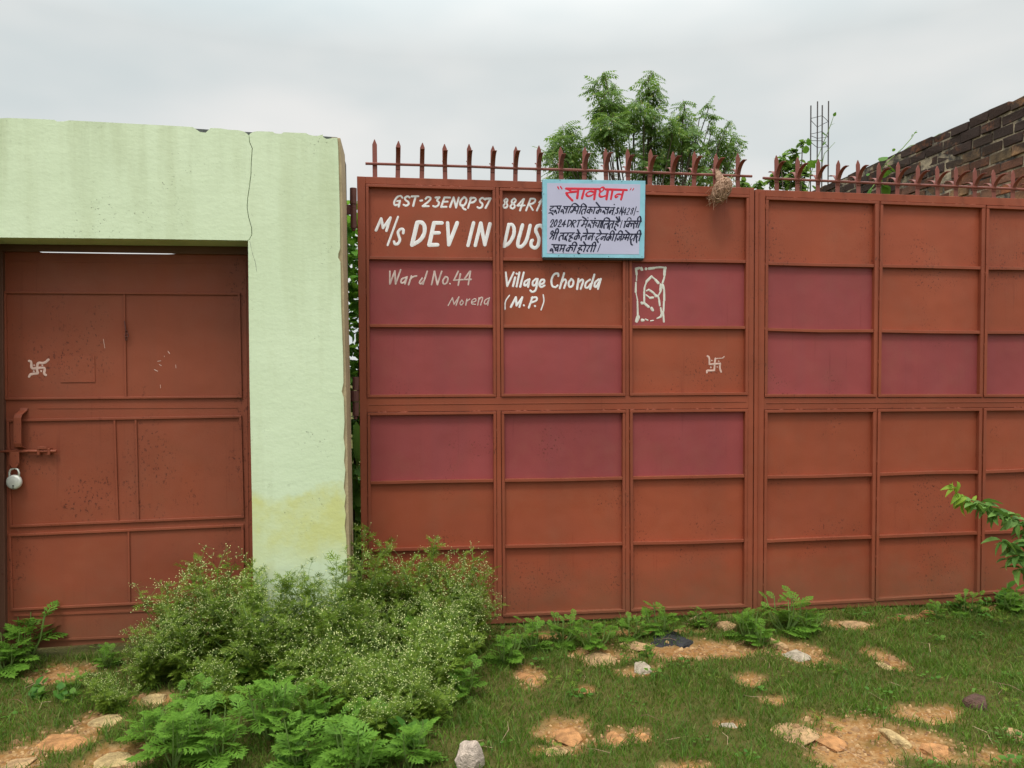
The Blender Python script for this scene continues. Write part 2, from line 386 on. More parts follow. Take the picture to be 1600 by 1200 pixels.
OCT = (np.array([(1, 0, 0), (-1, 0, 0), (0, 1, 0), (0, -1, 0), (0, 0, 1), (0, 0, -1)], float) * (1, 1, .7), [(0, 2, 4), (2, 1, 4), (1, 3, 4), (3, 0, 4), (2, 0, 5), (1, 2, 5), (3, 1, 5), (0, 3, 5)])
T_FINE = bend(template([diamond((0, 0), (0, 1), .05, .5)] + [diamond((0, tt), (sg * .26, tt + .26), .035, .5) for tt in (.25, .45, .65) for sg in (-1, 1)]), .22)
T_LOBE = bend(lobed(False), .35); T_LOBEBIG = bend(lobed(True), .30)
T_NEEM = bend(pinnate(6, .30, .056, .35), .45); T_OV = bend(ovate(), .25); T_ROUND = bend(ovate(.42, .05), .15); T_FOLD = bend(ovate(.22, .16), .55)
T_NARROW = bend(ovate(.12, .04), .3)
class Leaves:
    def __init__(s): s.p = []; s.d = []; s.s = []; s.r = []
    def add(s, p, d, sc, roll=0.0): s.p.append(tuple(p)); s.d.append(tuple(d)); s.s.append(sc); s.r.append(roll)
    def build(s, name, tpl, mat, parent=None, smooth=False):
        if not s.p: return None
        P = np.array(s.p, float); D = np.array(s.d, float); SC = np.array(s.s, float); RO = np.array(s.r, float)
        if parent: P = P - np.array(rootpos(parent))
        D /= np.linalg.norm(D, axis=1)[:, None] + 1e-9
        X = np.cross(D, np.array([0.02, 0.03, 1.0])); X /= np.linalg.norm(X, axis=1)[:, None] + 1e-9
        Z = np.cross(X, D); c, q = np.cos(RO)[:, None], np.sin(RO)[:, None]
        X2 = X * c + Z * q; Z2 = Z * c - X * q
        tv, tf = tpl; k = len(tv)
        V = P[:, None, :] + SC[:, None, None] * (tv[None, :, 0:1] * X2[:, None, :] + tv[None, :, 1:2] * D[:, None, :] + tv[None, :, 2:3] * Z2[:, None, :])
        n = len(P); V = V.reshape(-1, 3)
        flat = np.concatenate([np.array(f) for f in tf]); sizes = np.array([len(f) for f in tf])
        LI = (flat[None, :] + (np.arange(n) * k)[:, None]).ravel(); SZ = np.tile(sizes, n)
        return npmesh(name, V, LI, SZ, mat, parent, smooth)
def npmesh(name, V, LI, SZ, mat, parent=None, smooth=False):
    me = bpy.data.meshes.new(name); me.vertices.add(len(V)); me.vertices.foreach_set('co', np.ascontiguousarray(V, dtype=np.float32).ravel())
    me.loops.add(len(LI)); me.loops.foreach_set('vertex_index', LI.astype(np.int32))
    me.polygons.add(len(SZ)); st = np.concatenate([[0], np.cumsum(SZ)[:-1]]).astype(np.int32)
    me.polygons.foreach_set('loop_start', st); me.polygons.foreach_set('loop_total', SZ.astype(np.int32))
    if smooth: me.polygons.foreach_set('use_smooth', [True] * len(SZ))
    me.materials.append(mat); me.update(calc_edges=True); me.validate()
    o = bpy.data.objects.new(name, me); COL.objects.link(o)
    if parent: o.parent = parent
    return o
def copy_thing(src, loc, rz, sc, label=None, group=None):
    r = src.copy(); COL.objects.link(r); r.location = loc; r.rotation_euler = (0, 0, rz); r.scale = (sc, sc, sc)
    if label: r['label'] = label
    if group: r['group'] = group
    for ch in list(src.children):
        c = ch.copy(); COL.objects.link(c); c.parent = r
    return r

# ------------------------------------------------------------------ ground
BARE = [(1100, 1012, 150, 15), (935, 1020, 55, 18), (828, 1055, 26, 20), (1245, 1014, 50, 18), (1330, 1135, 92, 26), (1330, 1172, 78, 30), (1450, 1160, 52, 22), (1450, 1112, 66, 14), (1000, 1046, 45, 9),
        (885, 1138, 52, 24), (870, 1166, 46, 10), (965, 1143, 26, 16), (1003, 1143, 26, 14), (150, 1125, 45, 20), (85, 1152, 65, 20), (190, 1177, 60, 22), (20, 1180, 50, 20), (1388, 1025, 24, 16),
        (100, 1048, 60, 14), (1440, 962, 60, 4), (1325, 972, 45, 6), (240, 1092, 46, 12), (1170, 1060, 30, 9), (1140, 1122, 26, 6), (1560, 1180, 50, 16), (1070, 1190, 50, 8), (1210, 1090, 28, 7), (915, 1075, 16, 6), (1540, 945, 40, 5), (830, 990, 80, 5), (1020, 983, 100, 6)]
BE = []
for (a, b_, rx, ry) in BARE:
    c = G(a, b_); BE.append((c.x, c.y, (G(a + rx, b_) - c).length, (G(a, b_ - ry) - c).length))
def n2(x, y, s=1.0):
    return (np.sin(x * 2.1 * s + 1.3) * np.cos(y * 2.7 * s - .4) + .5 * np.sin(x * 5.3 * s + y * 3.1 * s) + .35 * np.cos(x * 9.1 * s - y * 8.3 * s + 2) + .25 * np.sin(x * 19 * s + 3) * np.sin(y * 17 * s)) / 2.1
def turf(x, y):
    t_ = np.ones_like(x)
    wob = .34 * n2(x, y, 3.0) + .38 * n2(x + 3.1, y * 1.3 - 1.7, 7.3)
    for cx, cy, rx, ry in BE:
        d_ = np.sqrt(((x - cx) / rx) ** 2 + ((y - cy) / ry) ** 2) + wob
        t_ = np.minimum(t_, np.clip((d_ - .46) / .66, 0, 1))
    t_ = np.minimum(t_, np.clip((np.abs(y) - .0) / .05, 0.85, 1))
    return t_
def ground_z(x, y):
    near = np.exp(-((x - 1) / 7) ** 2 - ((y + 1) / 4) ** 2)
    return (.022 * n2(x, y, 1.2) + .008 * n2(x, y, 5.0)) * near - .012 - .02 * (1 - turf(x, y)) * near
def gz(x, y): return float(ground_z(np.array([x]), np.array([y]))[0])
xs = np.concatenate([[-300, -120, -50, -20, -9], np.arange(-5, 7.001, .03), [10, 22, 55, 130, 300]])
ys = np.concatenate([[-300, -110, -40, -12, -6], np.arange(-4, .6, .03), [.8, 1.5, 3, 6, 12, 30, 90, 300]])
XX, YY = np.meshgrid(xs, ys); ZZ = ground_z(XX, YY); nx_, ny_ = len(xs), len(ys)
V = np.stack([XX.ravel(), YY.ravel(), ZZ.ravel()], 1)
idx = np.arange(nx_ * ny_).reshape(ny_, nx_)
LI = np.stack([idx[:-1, :-1], idx[:-1, 1:], idx[1:, 1:], idx[1:, :-1]], -1).ravel()
ground = npmesh('ground', V, LI, np.full((nx_ - 1) * (ny_ - 1), 4), M['soil'], None, True)
tag(ground, 'sandy orange brown soil in front of the gate and door', 'ground', kind='structure')
at_ = ground.data.attributes.new('turf', 'FLOAT', 'POINT'); at_.data.foreach_set('value', turf(XX, YY).ravel().astype(np.float32))

# ------------------------------------------------------------------ painted wall
YF = -.42
def xz(px, py, y=YF): p = W(px, py, y); return (p.x, p.z)
wall = empty('painted_wall', W(440, 1010, -.2) * Vector((1, 1, 0)) if False else Vector((W(440, 1010, -.2).x, -.23, 0)), 'pale green plastered wall with a cracked lintel over the brown door', 'wall')
CR = [(389, 211), (390.2, 222), (394, 232), (393, 253), (392, 272), (390, 290), (387.4, 310), (386, 325), (389, 340), (393, 355), (394, 366), (390, 374)]
lft = [(-400, 165), (0, 185), (12, 184.3), (60, 186), (85, 187.2), (89, 189.8), (100, 189.6), (108, 188), (160, 190.7), (190, 192.4), (220, 194), (260, 196), (301, 198.4), (305, 201), (312, 206), (321, 207.3), (326, 203), (329, 200), (345, 200.6), (356, 202.6), (365, 203), (372, 203.4), (380, 205), (385, 208)]
rgt = [(396, 206), (402, 205), (426, 205.8), (430, 208.5), (440, 209), (443, 206.6), (478, 208), (484, 211), (495, 212.7), (504, 210.2), (505, 214), (510, 217.2), (520, 215.5), (527, 215.5),
       (528.4, 235), (529, 262), (530, 300), (530.8, 330), (531.3, 388), (528.6, 396), (528.2, 402), (531.8, 409), (533, 480), (534.6, 520), (536, 560), (536.6, 598), (533.8, 612), (537, 621), (538.2, 660), (536.6, 684), (539, 700), (537.4, 720), (539.4, 735), (537, 762), (540, 775), (538, 792), (540.2, 805), (538.4, 822), (541, 842), (542, 880), (543, 930), (546, 1075)]
pl = MB()
wig = [(a + rnd.uniform(-.5, .5), b_) for a, b_ in CR]
pl.prism([xz(*p) for p in lft + [(a - .55, b_) for a, b_ in wig] + [(387, 375.6), (200, 372.8), (0, 371), (-34, 370.6), (-40, 1075), (-400, 1090)]], YF, -.3985)
pl.prism([xz(*p) for p in [(390.6, 209)] + rgt + [(398, 1075), (396, 930), (394, 800), (390, 600), (387.6, 376)] + [(a + .6, b_) for a, b_ in wig[::-1]]], YF, -.3985)
a, b_, c, d = W(-34, 371, YF), W(387, 375.8, YF), None, None
pl.prism([(a.x, a.z + .002), (b_.x, b_.z + .002), (b_.x, b_.z + .016), (a.x, a.z + .016)], -.398, -.205)      # soffit render
pl.build('plaster', M['plaster'], wall)
ck = MB(); strokes(ck, "390.4,377 394,395 399,409 401,424", 0, 0, 1, .42, YF - .0002, h=.0003, jit=.5); ck.build('fine_cracks', M['core'], wall, recalc=False)
co = MB()
cp = [(-400, 165), (0, 185.2), (300, 198.8), (390, 204.5), (505, 211), (526.6, 212.6), (531, 395), (536, 600), (540, 800), (545, 1075), (398, 1075), (394, 800), (390, 600), (387, 371.5), (-36, 367), (-41, 1075), (-400, 1090)]
co.prism([xz(*p) for p in cp], -.398, -.06); co.build('wall_core', M['core'], wall)
sdm = MB(); e0 = [(527.2, 214), (530.2, 300), (531.4, 395), (536.3, 600), (540.3, 800), (545.3, 1075)]
q0 = [xz(*p) for p in e0]
sdm.prism([(x - .035, z) for x, z in q0] + [(x + .0155, z) for x, z in q0[::-1]], -.409, -.075); sdm.build('side_render', M['tan'], wall, bevel=.004)
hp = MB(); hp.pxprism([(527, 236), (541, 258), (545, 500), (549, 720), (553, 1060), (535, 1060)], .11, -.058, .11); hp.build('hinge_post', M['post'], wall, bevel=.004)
# door frame in the opening
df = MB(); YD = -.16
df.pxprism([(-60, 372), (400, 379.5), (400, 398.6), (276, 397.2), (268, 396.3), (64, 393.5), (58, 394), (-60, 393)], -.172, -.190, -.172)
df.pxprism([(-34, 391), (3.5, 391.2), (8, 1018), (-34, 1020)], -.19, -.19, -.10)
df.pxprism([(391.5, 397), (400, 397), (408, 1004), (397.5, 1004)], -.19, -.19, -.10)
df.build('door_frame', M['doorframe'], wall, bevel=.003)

# ------------------------------------------------------------------ metal door
door = empty('metal_door', Vector((W(200, 1000, YD).x, YD, .03)), 'brown sheet metal door with raised trim, set under the green lintel', 'door')
def dpr(mb, pts, yo0, yo1): mb.pxprism(pts, YD, YD + yo0, YD + yo1)
lf = MB(); dpr(lf, [(4.5, 391.8), (60, 393), (66, 394.6), (180, 396.4), (262, 397.3), (272, 396.9), (391.5, 398), (397, 700), (399, 1000), (180, 1004), (9, 1016)], 0, .035)
lf.build('door_sheet', M['door'], door)
def bar(mb, p, q, wpx, y0, y1, fn):
    dx, dy = q[0] - p[0], q[1] - p[1]; l = math.hypot(dx, dy); nx, ny = -dy / l * wpx / 2, dx / l * wpx / 2
    fn(mb, [(p[0] + nx, p[1] + ny), (q[0] + nx, q[1] + ny), (q[0] - nx, q[1] - ny), (p[0] - nx, p[1] - ny)], y0, y1)
def trim_frame(poly, wpx, name, y0=-.012):
    mb = MB(); n = len(poly)
    for i in range(n):
        p, q = poly[i], poly[(i + 1) % n]; dx, dy = q[0] - p[0], q[1] - p[1]; l = math.hypot(dx, dy); k = wpx / 2 / l
        if i % 2 == 0: a, b_ = (p[0] - dx * k, p[1] - dy * k), (q[0] + dx * k, q[1] + dy * k)
        else: a, b_ = (p[0] + dx * k, p[1] + dy * k), (q[0] - dx * k, q[1] - dy * k)
        bar(mb, a, b_, wpx, y0, -.0005, dpr)
    return mb
tm = trim_frame([(9, 457), (374, 459.5), (377, 620), (11, 623)], 3.6, 'trim')
bar(tm, (194.6, 460.2), (197, 619.6), 3.4, -.009, -.0005, dpr); tm.build('upper_trim', M['door'], door, bevel=.002)
tm = trim_frame([(13.5, 657), (376, 650.5), (380, 807), (18, 822)], 4, 'trim')
bar(tm, (179.5, 656), (184.5, 813), 3.4, -.009, -.0005, dpr); bar(tm, (212.5, 655), (216.5, 811.6), 3.4, -.009, -.0005, dpr); tm.build('middle_trim', M['door'], door, bevel=.002)
tm = trim_frame([(16.5, 836), (379.5, 820.5), (381, 934), (20, 952)], 4, 'trim')
bar(tm, (201.4, 830), (203, 941.5), 3.2, -.009, -.0005, dpr); tm.build('lower_trim', M['door'], door, bevel=.002)
ds = MB()
bar(ds, (12, 408), (386, 412), 1.6, -.003, -.0005, dpr); bar(ds, (60, 638), (372, 637), 1.0, -.0025, -.0005, dpr); bar(ds, (22, 961.5), (390, 947.5), 3.2, -.006, -.0005, dpr)
bar(ds, (22, 1002), (392, 986), 3.0, -.010, -.0005, dpr); bar(ds, (383.5, 400), (389.5, 990), 1.6, -.004, -.0005, dpr)
ds.build('seam', M['door'], door)
pt = MB(); dpr(pt, [(94, 556.5), (148, 556), (149, 597), (95, 597.5)], -.004, -.0005); pt.build('patch_plate', M['door'], door)
# latch chain, bolt, handle, hasp
ch = MB()
ch.tube([W(194.5, 501, YD - .012), W(196, 512, YD - .014), W(197, 519, YD - .018)], .0035, 6)
for k, (x_, y_) in enumerate(((197.5, 519), (198, 524), (197, 529))):
    c = W(x_, y_, YD - .02); ch.tube([c + Vector((math.cos(a) * .010 * (1 if k % 2 else .5), math.sin(a) * .006 * (k % 2 - .5), math.sin(a) * .011)) for a in [i * math.pi / 4 for i in range(9)]], .0026, 5)
ch.build('chain', M['iron'], door, True)
hd = MB()
def strap(path, wm, th):
    P = [Vector(p) for p in path]; vs = []
    for i, p in enumerate(P):
        d = (P[min(i + 1, len(P) - 1)] - P[max(i - 1, 0)]).normalized(); nrm = d.cross(Vector((1, 0, 0))).normalized()
        for sx_, sn in ((-1, -1), (1, -1), (1, 1), (-1, 1)): vs.append(p + Vector((sx_ * wm / 2, 0, 0)) + nrm * sn * th / 2)
    n = len(P); fs = [(i * 4 + j, i * 4 + (j + 1) % 4, i * 4 + 4 + (j + 1) % 4, i * 4 + 4 + j) for i in range(n - 1) for j in range(4)] + [(0, 1, 2, 3), (4 * n - 1, 4 * n - 2, 4 * n - 3, 4 * n - 4)]
    return vs, fs
a, b_ = W(35, 641, YD), W(35, 700, YD)
hx = a.x
hd.add(*strap([(hx + .012, YD - .004, a.z + .012), (hx + .010, YD - .010, a.z - .002), (hx, YD - .042, a.z - .022), (hx - .004, YD - .048, a.z - .04), (hx - .004, YD - .048, b_.z + .03), (hx - .004, YD - .044, b_.z + .012), (hx, YD - .008, b_.z), (hx, YD - .004, b_.z - .014)], .040, .007))
hd.build('handle', M['door'], door, bevel=.0015)
bt = MB(); a, b_ = W(-24, 705.6, YD - .022), W(88.5, 705, YD - .022)
bt.tube([a, b_ - Vector((.004, 0, 0)), b_], [.0098, .0098, .0075], 10); bolt = bt.build('bolt', M['door'], door, True)
bk = MB()
for x_ in (64, 80): 
    c = W(x_, 705, YD); bk.box((c.x - .007, YD - .034, c.z - .018), (c.x + .007, YD - .0005, c.z + .020))
c0, c1 = W(63, 697, YD), W(80, 701, YD); bk.box((c0.x, YD - .036, c1.z), (c1.x - .008, YD - .03, c0.z)); bk.build('bracket', M['door'], bolt, bevel=.002)
hs = MB(); hs.pxprism([(16, 706), (31, 706), (31.5, 724), (27, 731), (20, 731), (16, 724)], YD - .03, YD - .041, YD - .035); hs.build('hasp', M['door'], door, bevel=.0015)
# painted marks on the door
YM = YD - .0006
mk = MB(); strokes(mk, "310,280 380,300 380,530 560,500 790,490 800,560 770,680 830,720;910,240 830,320 740,350 590,330 560,430 560,620 600,670 350,690 310,770;w58 465,415;w58 720,415;w58 450,600;w30 670,580 690,630 710,580", 30, 550, 20, 78, YM, h=.0008)
tag(mk.build('painted_mark', M['pink_paint'], door, recalc=False), 'pinkish painted Hindu auspicious sign on the door sheet')
sc_ = MB(); strokes(sc_, "646,440 655,495;w5 1050,515 1060,530;w4 985,578 1005,575;w4 995,598 1008,605;w5 965,630 985,640;w3 1002,725 1004,745;w3 1098,600 1100,620;w3 1027,545 1028,550", 0, 420, 4, 3, YM, h=.0004)
sc_.build('scratch', M['pink_paint'], door, recalc=False)

# padlock (hangs in the hasp: a thing of its own)
pc = W(22.3, 753, YD - .034)
lock = empty('padlock', pc - Vector((0, 0, .042)), 'round steel padlock hanging from the brown door hasp', 'padlock')
pb = MB(); prof = [(.0, -.013), (.030, -.013), (.038, -.010), (.0415, -.004), (.0415, .004), (.038, .010), (.030, .013), (.0, .013)]
nseg = 28; vs = []
for r_, y_ in prof:
    for j in range(nseg): a = 2 * math.pi * j / nseg; vs.append((pc.x + r_ * math.cos(a), pc.y + y_, pc.z + r_ * math.sin(a) * (.97 if math.sin(a) > .85 else 1)))
pb.add(vs, [(i * nseg + j, i * nseg + (j + 1) % nseg, (i + 1) * nseg + (j + 1) % nseg, (i + 1) * nseg + j) for i in range(7) for j in range(nseg)])
lb = pb.build('lock_body', M['steel'], lock, True)
sh = MB(); sh.tube([(pc.x - .025, pc.y, pc.z + .030), (pc.x - .025, pc.y, pc.z + .052), (pc.x - .019, pc.y, pc.z + .069), (pc.x, pc.y + .002, pc.z + .078), (pc.x + .019, pc.y, pc.z + .069), (pc.x + .025, pc.y, pc.z + .052), (pc.x + .025, pc.y, pc.z + .030)], .0052, 8)
sh.build('shackle', M['steel'], lock, True)
kh = MB(); kh.tube([(pc.x, pc.y - .0135, pc.z - .020), (pc.x, pc.y - .0142, pc.z - .020)], .0045, 8); kh.box((pc.x - .0016, pc.y - .0143, pc.z - .036), (pc.x + .0016, pc.y - .0136, pc.z - .020)); kh.build('keyhole', M['brass'], lb)

# ------------------------------------------------------------------ gate leaves
YP = .024                                            # face of the sheet panels, the frame face is y = 0
def lerp(a, b_, t_): return a + (b_ - a) * t_
def gate(label, X0, X1, cols, oL, oR, rows, top, bot, maroon):
    """cols: ((xl@300, xl@950), (xr@300, xr@950)); rows: (y@X0, y@X1)"""
    pan = {}
    root = empty('metal_gate', Vector((W((oL[0] + oR[0]) / 2, 900, 0).x, 0, .02)), label, 'gate')
    def ex(e, y): return lerp(e[0], e[1], (y - 300) / 650)
    def ry(r_, x): return lerp(r_[0], r_[1], (x - X0) / (X1 - X0))
    def P(e, r_, de=0, dr=0):
        x = e[0]
        for _ in range(3): y = ry(r_, x); x = ex(e, y)
        return (x + de, y + dr)
    TW = 5.0; TG = 4.35
    fr = MB()
    def q(mb, pts, y0, y1): mb.pxprism(pts, 0, y0, y1)
    r0, r1, r2, m0, m1, r4, r5, rb = rows
    xl, xr = cols[0][0], cols[-1][1]
    # perimeter: side stiles full height, top and bottom rails between them
    q(fr, [P(oL, top), P(xl, top, -TW), P(xl, bot, -TW), P(oL, bot)], 0, .05)
    q(fr, [P(xr, top, TW), P(oR, top), P(oR, bot), P(xr, bot, TW)], 0, .05)
    q(fr, [P(xl, top, -TW), P(xr, top, TW), P(xr, r0, TW, -TW), P(xl, r0, -TW, -TW)], .0005, .05)
    q(fr, [P(xl, rb, -TW, TW), P(xr, rb, TW, TW), P(xr, bot, TW), P(xl, bot, -TW)], .0005, .05)
    fr.build('gate_frame', M['frame'], root, bevel=.0025)
    mr_ = MB(); q(mr_, [P(xl, m0, -TW, TW), P(xr, m0, TW, TW), P(xr, m1, TW, -TW), P(xl, m1, -TW, -TW)], .0005, .05)
    ym = tuple((m0[i] + m1[i]) / 2 for i in (0, 1)); q(mr_, [P(xl, ym, -2, -1.2), P(xr, ym, 2, -1.2), P(xr, ym, 2, .0), P(xl, ym, -2, .0)], -.0025, .0003)
    mr_.build('middle_rail', M['frame'], root, bevel=.002)
    for i in range(len(cols) - 1):
        a, b_ = cols[i][1], cols[i + 1][0]
        for u, v_, du, dv in ((r0, m0, -TW, TW), (m1, rb, -TW, TW)):
            sm = MB(); q(sm, [P(a, u, TW, du), P(b_, u, -TW, du), P(b_, v_, -TW, dv), P(a, v_, TW, dv)], .001, .05); sm.build('stile', M['frame'], root, bevel=.002)
    for (a, b_) in cols:
        for u, v_ in ((r0, m0), (m1, rb)):
            jo = [rnd.uniform(-.0025, .001) for _ in range(4)]
            for pts, jj in (([P(a, u, -TG, -TG), P(b_, u, TG, -TG), P(b_, u, TG), P(a, u, -TG)], -.006 + jo[0]), ([P(a, v_, -TG, 0), P(b_, v_, TG, 0), P(b_, v_, TG, TG), P(a, v_, -TG, TG)], -.006 + jo[1]),
                            ([P(a, u, -TG, 0), P(a, u, 0, 0), P(a, v_, 0, 0), P(a, v_, -TG, 0)], -.005 + jo[2]), ([P(b_, u, 0, 0), P(b_, u, TG, 0), P(b_, v_, TG, 0), P(b_, v_, 0, 0)], -.005 + jo[3])):
                tr = MB(); q(tr, pts, jj, .049); tr.build('angle_trim', M['frame'], root, bevel=.002)
    wb = MB(); wr = random.Random(int(X0))                 # weld blobs bridging the hairline gaps
    for (a, b_) in cols:
        for u, v_ in ((r0, m0), (m1, rb)):
            for k in range(7):
                t_ = wr.random(); A, B = P(a, u), P(b_, u); c = W(lerp(A[0], B[0], t_), lerp(A[1], B[1], t_) - TW + .2, -.0005); wb.tube([c - Vector((wr.uniform(.004, .02), 0, 0)), c, c + Vector((wr.uniform(.004, .02), 0, 0))], [.001, .0035, .001], 5)
            for e_, sg in ((a, -1), (b_, 1)):
                for k in range(4):
                    t_ = wr.random(); A, B = P(e_, u), P(e_, v_); c = W(lerp(A[0], B[0], t_) + sg * (TW - .2), lerp(A[1], B[1], t_), -.0005); wb.tube([c - Vector((0, 0, wr.uniform(.004, .02))), c, c + Vector((0, 0, wr.uniform(.004, .02)))], [.001, .0035, .001], 5)
    tag(wb.build('weld_beads', M['frame'], root, recalc=False), kind='stuff')
    for ci, (a, b_) in enumerate(cols):
        for ri, (u, v_) in enumerate(((r0, r1), (r1, r2), (r2, m0), (m1, r4), (r4, r5), (r5, rb))):
            pm = MB(); du = -TW - 1 if ri in (0, 3) else .3; dv = TW + 1 if ri in (2, 5) else -.3
            q(pm, [P(a, u, -TW - 1, du), P(b_, u, TW + 1, du), P(b_, v_, TW + 1, dv), P(a, v_, -TW - 1, dv)], YP, YP + .004)
            isr = (ri, ci) in maroon
            o = pm.build('panel', M['maroon'] if isr else M['panel'], root)
            pan[ri, ci] = o
            if isr: o['label'] = 'maroon painted panel'
        for u in (r1, r2, r4, r5):
            rl = MB(); A, B = P(a, u, .2), P(b_, u, -.2); mid = ((A[0] + B[0]) / 2, (A[1] + B[1]) / 2 + rnd.uniform(-1.2, 1.2))
            q(rl, [(A[0], A[1] - 2.6), (mid[0], mid[1] - 2.6), (B[0], B[1] - 2.6), (B[0], B[1] + 2.2), (mid[0], mid[1] + 2.2), (A[0], A[1] + 2.2)], -.002, .05)
            rl.build('cross_bar', M['frame'], root, bevel=.002)
    return root, pan
colsL = [((576, 580.5), (769.5, 772)), ((785, 790), (973, 972.5)), ((987, 989.5), (1166, 1162))]
rowsL = [(292, 309), (403, 409), (509, 512), (617, 613), (649, 643), (755, 744), (860, 845), (968, 944)]
gl, PL = gate('rust brown gate leaf hand lettered with white company name', 577, 1165, colsL, (558, 565.5), (1178.6, 1175.8), rowsL, (275.8, 293), (984, 957),
              {(1, 0), (1, 2), (2, 0), (2, 1), (3, 0), (3, 1), (3, 2)})
colsR = [((1201, 1197), (1367, 1361)), ((1380, 1372), (1534, 1525.5)), ((1546, 1536), (1695, 1683))]
rowsR = [(312, 325), (412, 419), (515, 519.5), (616, 616), (645, 642), (746, 738), (846, 833), (945, 925.5)]
gr, PR = gate('rust brown gate leaf without lettering, beside the tall brick wall', 1200, 1530, colsR, (1180.2, 1177.2), (1712, 1700), rowsR, (296.5, 308), (956, 941),
              {(1, 0), (2, 0), (2, 1), (2, 2)})
mbx = MB(); mbx.pxprism([(1186, 300), (1188.2, 300), (1185.4, 950), (1183.2, 950)], 0, -.004, -.0006); mbx.build('seam', M['frame'], gr)

def spikes(root, xs_, base, tip, rail, first_plain=False):
    for i, x_ in enumerate(xs_):
        t_ = (x_ - xs_[0]) / (xs_[-1] - xs_[0]); yb = lerp(*base, t_); yt = lerp(*tip, t_) + rnd.uniform(-1.8, 1.8); ln = rnd.uniform(-1.6, 1.6)
        b0 = W(x_, yb, .02); tp = W(x_ + ln, yt, .02); hw = .0145; H = tp.z - b0.z
        mb = MB(); sk = tp.x - b0.x
        mb.prism([(b0.x - hw, b0.z - .012), (b0.x + hw, b0.z - .012), (b0.x + sk * .8 + hw, b0.z + H * .86), (tp.x + .002, tp.z), (tp.x - .002, tp.z), (b0.x + sk * .8 - hw, b0.z + H * .86)], .014, .020)
        if not (first_plain and i == 0):
            for sg, reach, hz, st in ((-1, .102, .70, .012), (1, .074, .60, .022)):
                pth = []; reach *= rnd.uniform(.85, 1.1); hz += rnd.uniform(-.03, .03)
                for k in range(9):
                    u = k / 8; an = u * math.pi / 2 * 1.08
                    pth.append((b0.x + sk * .5, (.0165) + sg * (.004 + reach * (1 - math.cos(an))), b0.z + H * (.22 + (hz - .22) * math.sin(an))))
                vs, fs = strap(pth, hw * 2 - .002, .004); mb.add(vs, fs)
        mb.build('spike', M['spike'], root, bevel=.0008)
    p, q = W(*rail[0], .008), W(*rail[1], .008)
    rm = MB(); n = 8; P_ = [p.lerp(q, k / n) + Vector((0, 0, rnd.uniform(-.002, .002))) for k in range(n + 1)]
    rm.tube(P_, .0085, 6); rm.build('spike_rail', M['spike'], root)
spikes(gl, [586, 621.5, 659, 695.5, 733.5, 769.5, 805, 841.5, 877, 912.5, 947, 981.5, 1015, 1050, 1084, 1117, 1152.5], (276.3, 292), (219.5, 240.5), ((571, 255.3), (1175, 275.2)), True)
spikes(gr, [1213.5, 1245.5, 1277.5, 1308, 1341, 1371.5, 1401.5, 1433, 1464.5, 1493, 1522.5, 1552.5, 1582, 1611, 1640, 1668, 1696], (297, 314), (244, 273), ((1192, 278), (1705, 301)))

# hinges
def hinge(parts, arm):
    mb = MB()
    for (x0, x1, y0, y1) in parts:
        a, b_ = W((x0 + x1) / 2, y0, -.002), W((x0 + x1) / 2, y1, -.002); r_ = (W(x1, y0, -.002).x - W(x0, y0, -.002).x) / 2
        mb.tube([a, b_], r_, 12)
    x0, x1, y0, y1 = arm; mb.pxprism([(x0, y0), (x1, y0), (x1, y1), (x0, y1)], 0, -.008, .012)
    mb.build('hinge', M['iron'], gl, bevel=.002)
hinge([(546.5, 557.5, 294, 319.4), (547.5, 557.5, 320, 357), (549.5, 555.5, 357, 361)], (538, 548, 320, 335))
hinge([(550.5, 561, 589, 609.6), (548.5, 561, 610.4, 627.6), (550.5, 561, 628.4, 650), (552.5, 558.5, 650, 655)], (541, 550, 611, 627))

# lettering on the left leaf
YL = YP - .0003
ln = MB(); strokes(ln, """390,152 368,126 325,140 290,190 284,232 304,250 326,238;w22 322,196 360,190;360,190 344,262;480,150 455,130 420,150 425,180 465,205 470,235 435,255 405,240
505,135 590,133;555,135 525,255;615,190 637,186;680,165 705,140 745,150 735,185 645,258;645,259 720,258;805,150 855,146;855,146 815,188 850,205 840,250 800,268 775,255
985,150 915,148;915,148 875,268;875,268 940,266;897,206 955,201;985,270 1030,147;1030,147 1060,275;1060,275 1095,150
1160,145 1115,190 1110,245 1150,260 1190,210 1190,160 1160,145;1135,245 1150,290 1180,300;1210,280 1250,150;1238,160 1290,150 1315,175 1280,210 1235,215
1425,175 1390,150 1355,175 1360,205 1395,230 1385,270 1350,285 1330,270;1430,165 1495,160;1495,160 1430,280""", 580, 290, 8, 25, YL)
tag(ln.build('lettering', M['white_paint'], PL[0, 0], recalc=False), 'white hand painted tax number'); ln = MB()
strokes(ln, """210,305 175,330 190,368 225,392 230,430 190,455 160,430 175,392 215,368 235,325 210,305;335,305 295,330 295,372 340,400 345,440 305,465 270,440 290,398 345,365 365,325 335,305
480,310 385,415;385,415 500,410;490,310 425,490;520,490 590,305;590,305 655,305 668,340 630,380 570,392;570,392 625,482;725,365 770,312;770,312 690,490;775,490 790,470""", 770, 280, 10, 29, YL)
tag(ln.build('lettering', M['white_paint'], PL[0, 1], recalc=False), 'end of the white hand painted tax number')
ln = MB(); strokes(ln, """60,560 125,412;125,412 148,530;148,530 240,402;240,402 190,565;w27 335,390 205,745;400,595 405,545 365,540 330,580 345,630 362,680 335,730 295,735 285,700
w52 575,465 510,742;w50 575,462 630,455 670,500 668,600 610,690 510,742;w48 885,467 785,466;w52 785,466 725,742;w50 725,742 830,740;w46 760,592 850,590
w46 955,465 970,740;w48 970,740 1075,465;w46 1280,465 1210,750;w44 1300,750 1370,470;w44 1370,470 1420,740;w44 1420,740 1485,478""", 580, 290, 8, 34, YL, h=.0014)
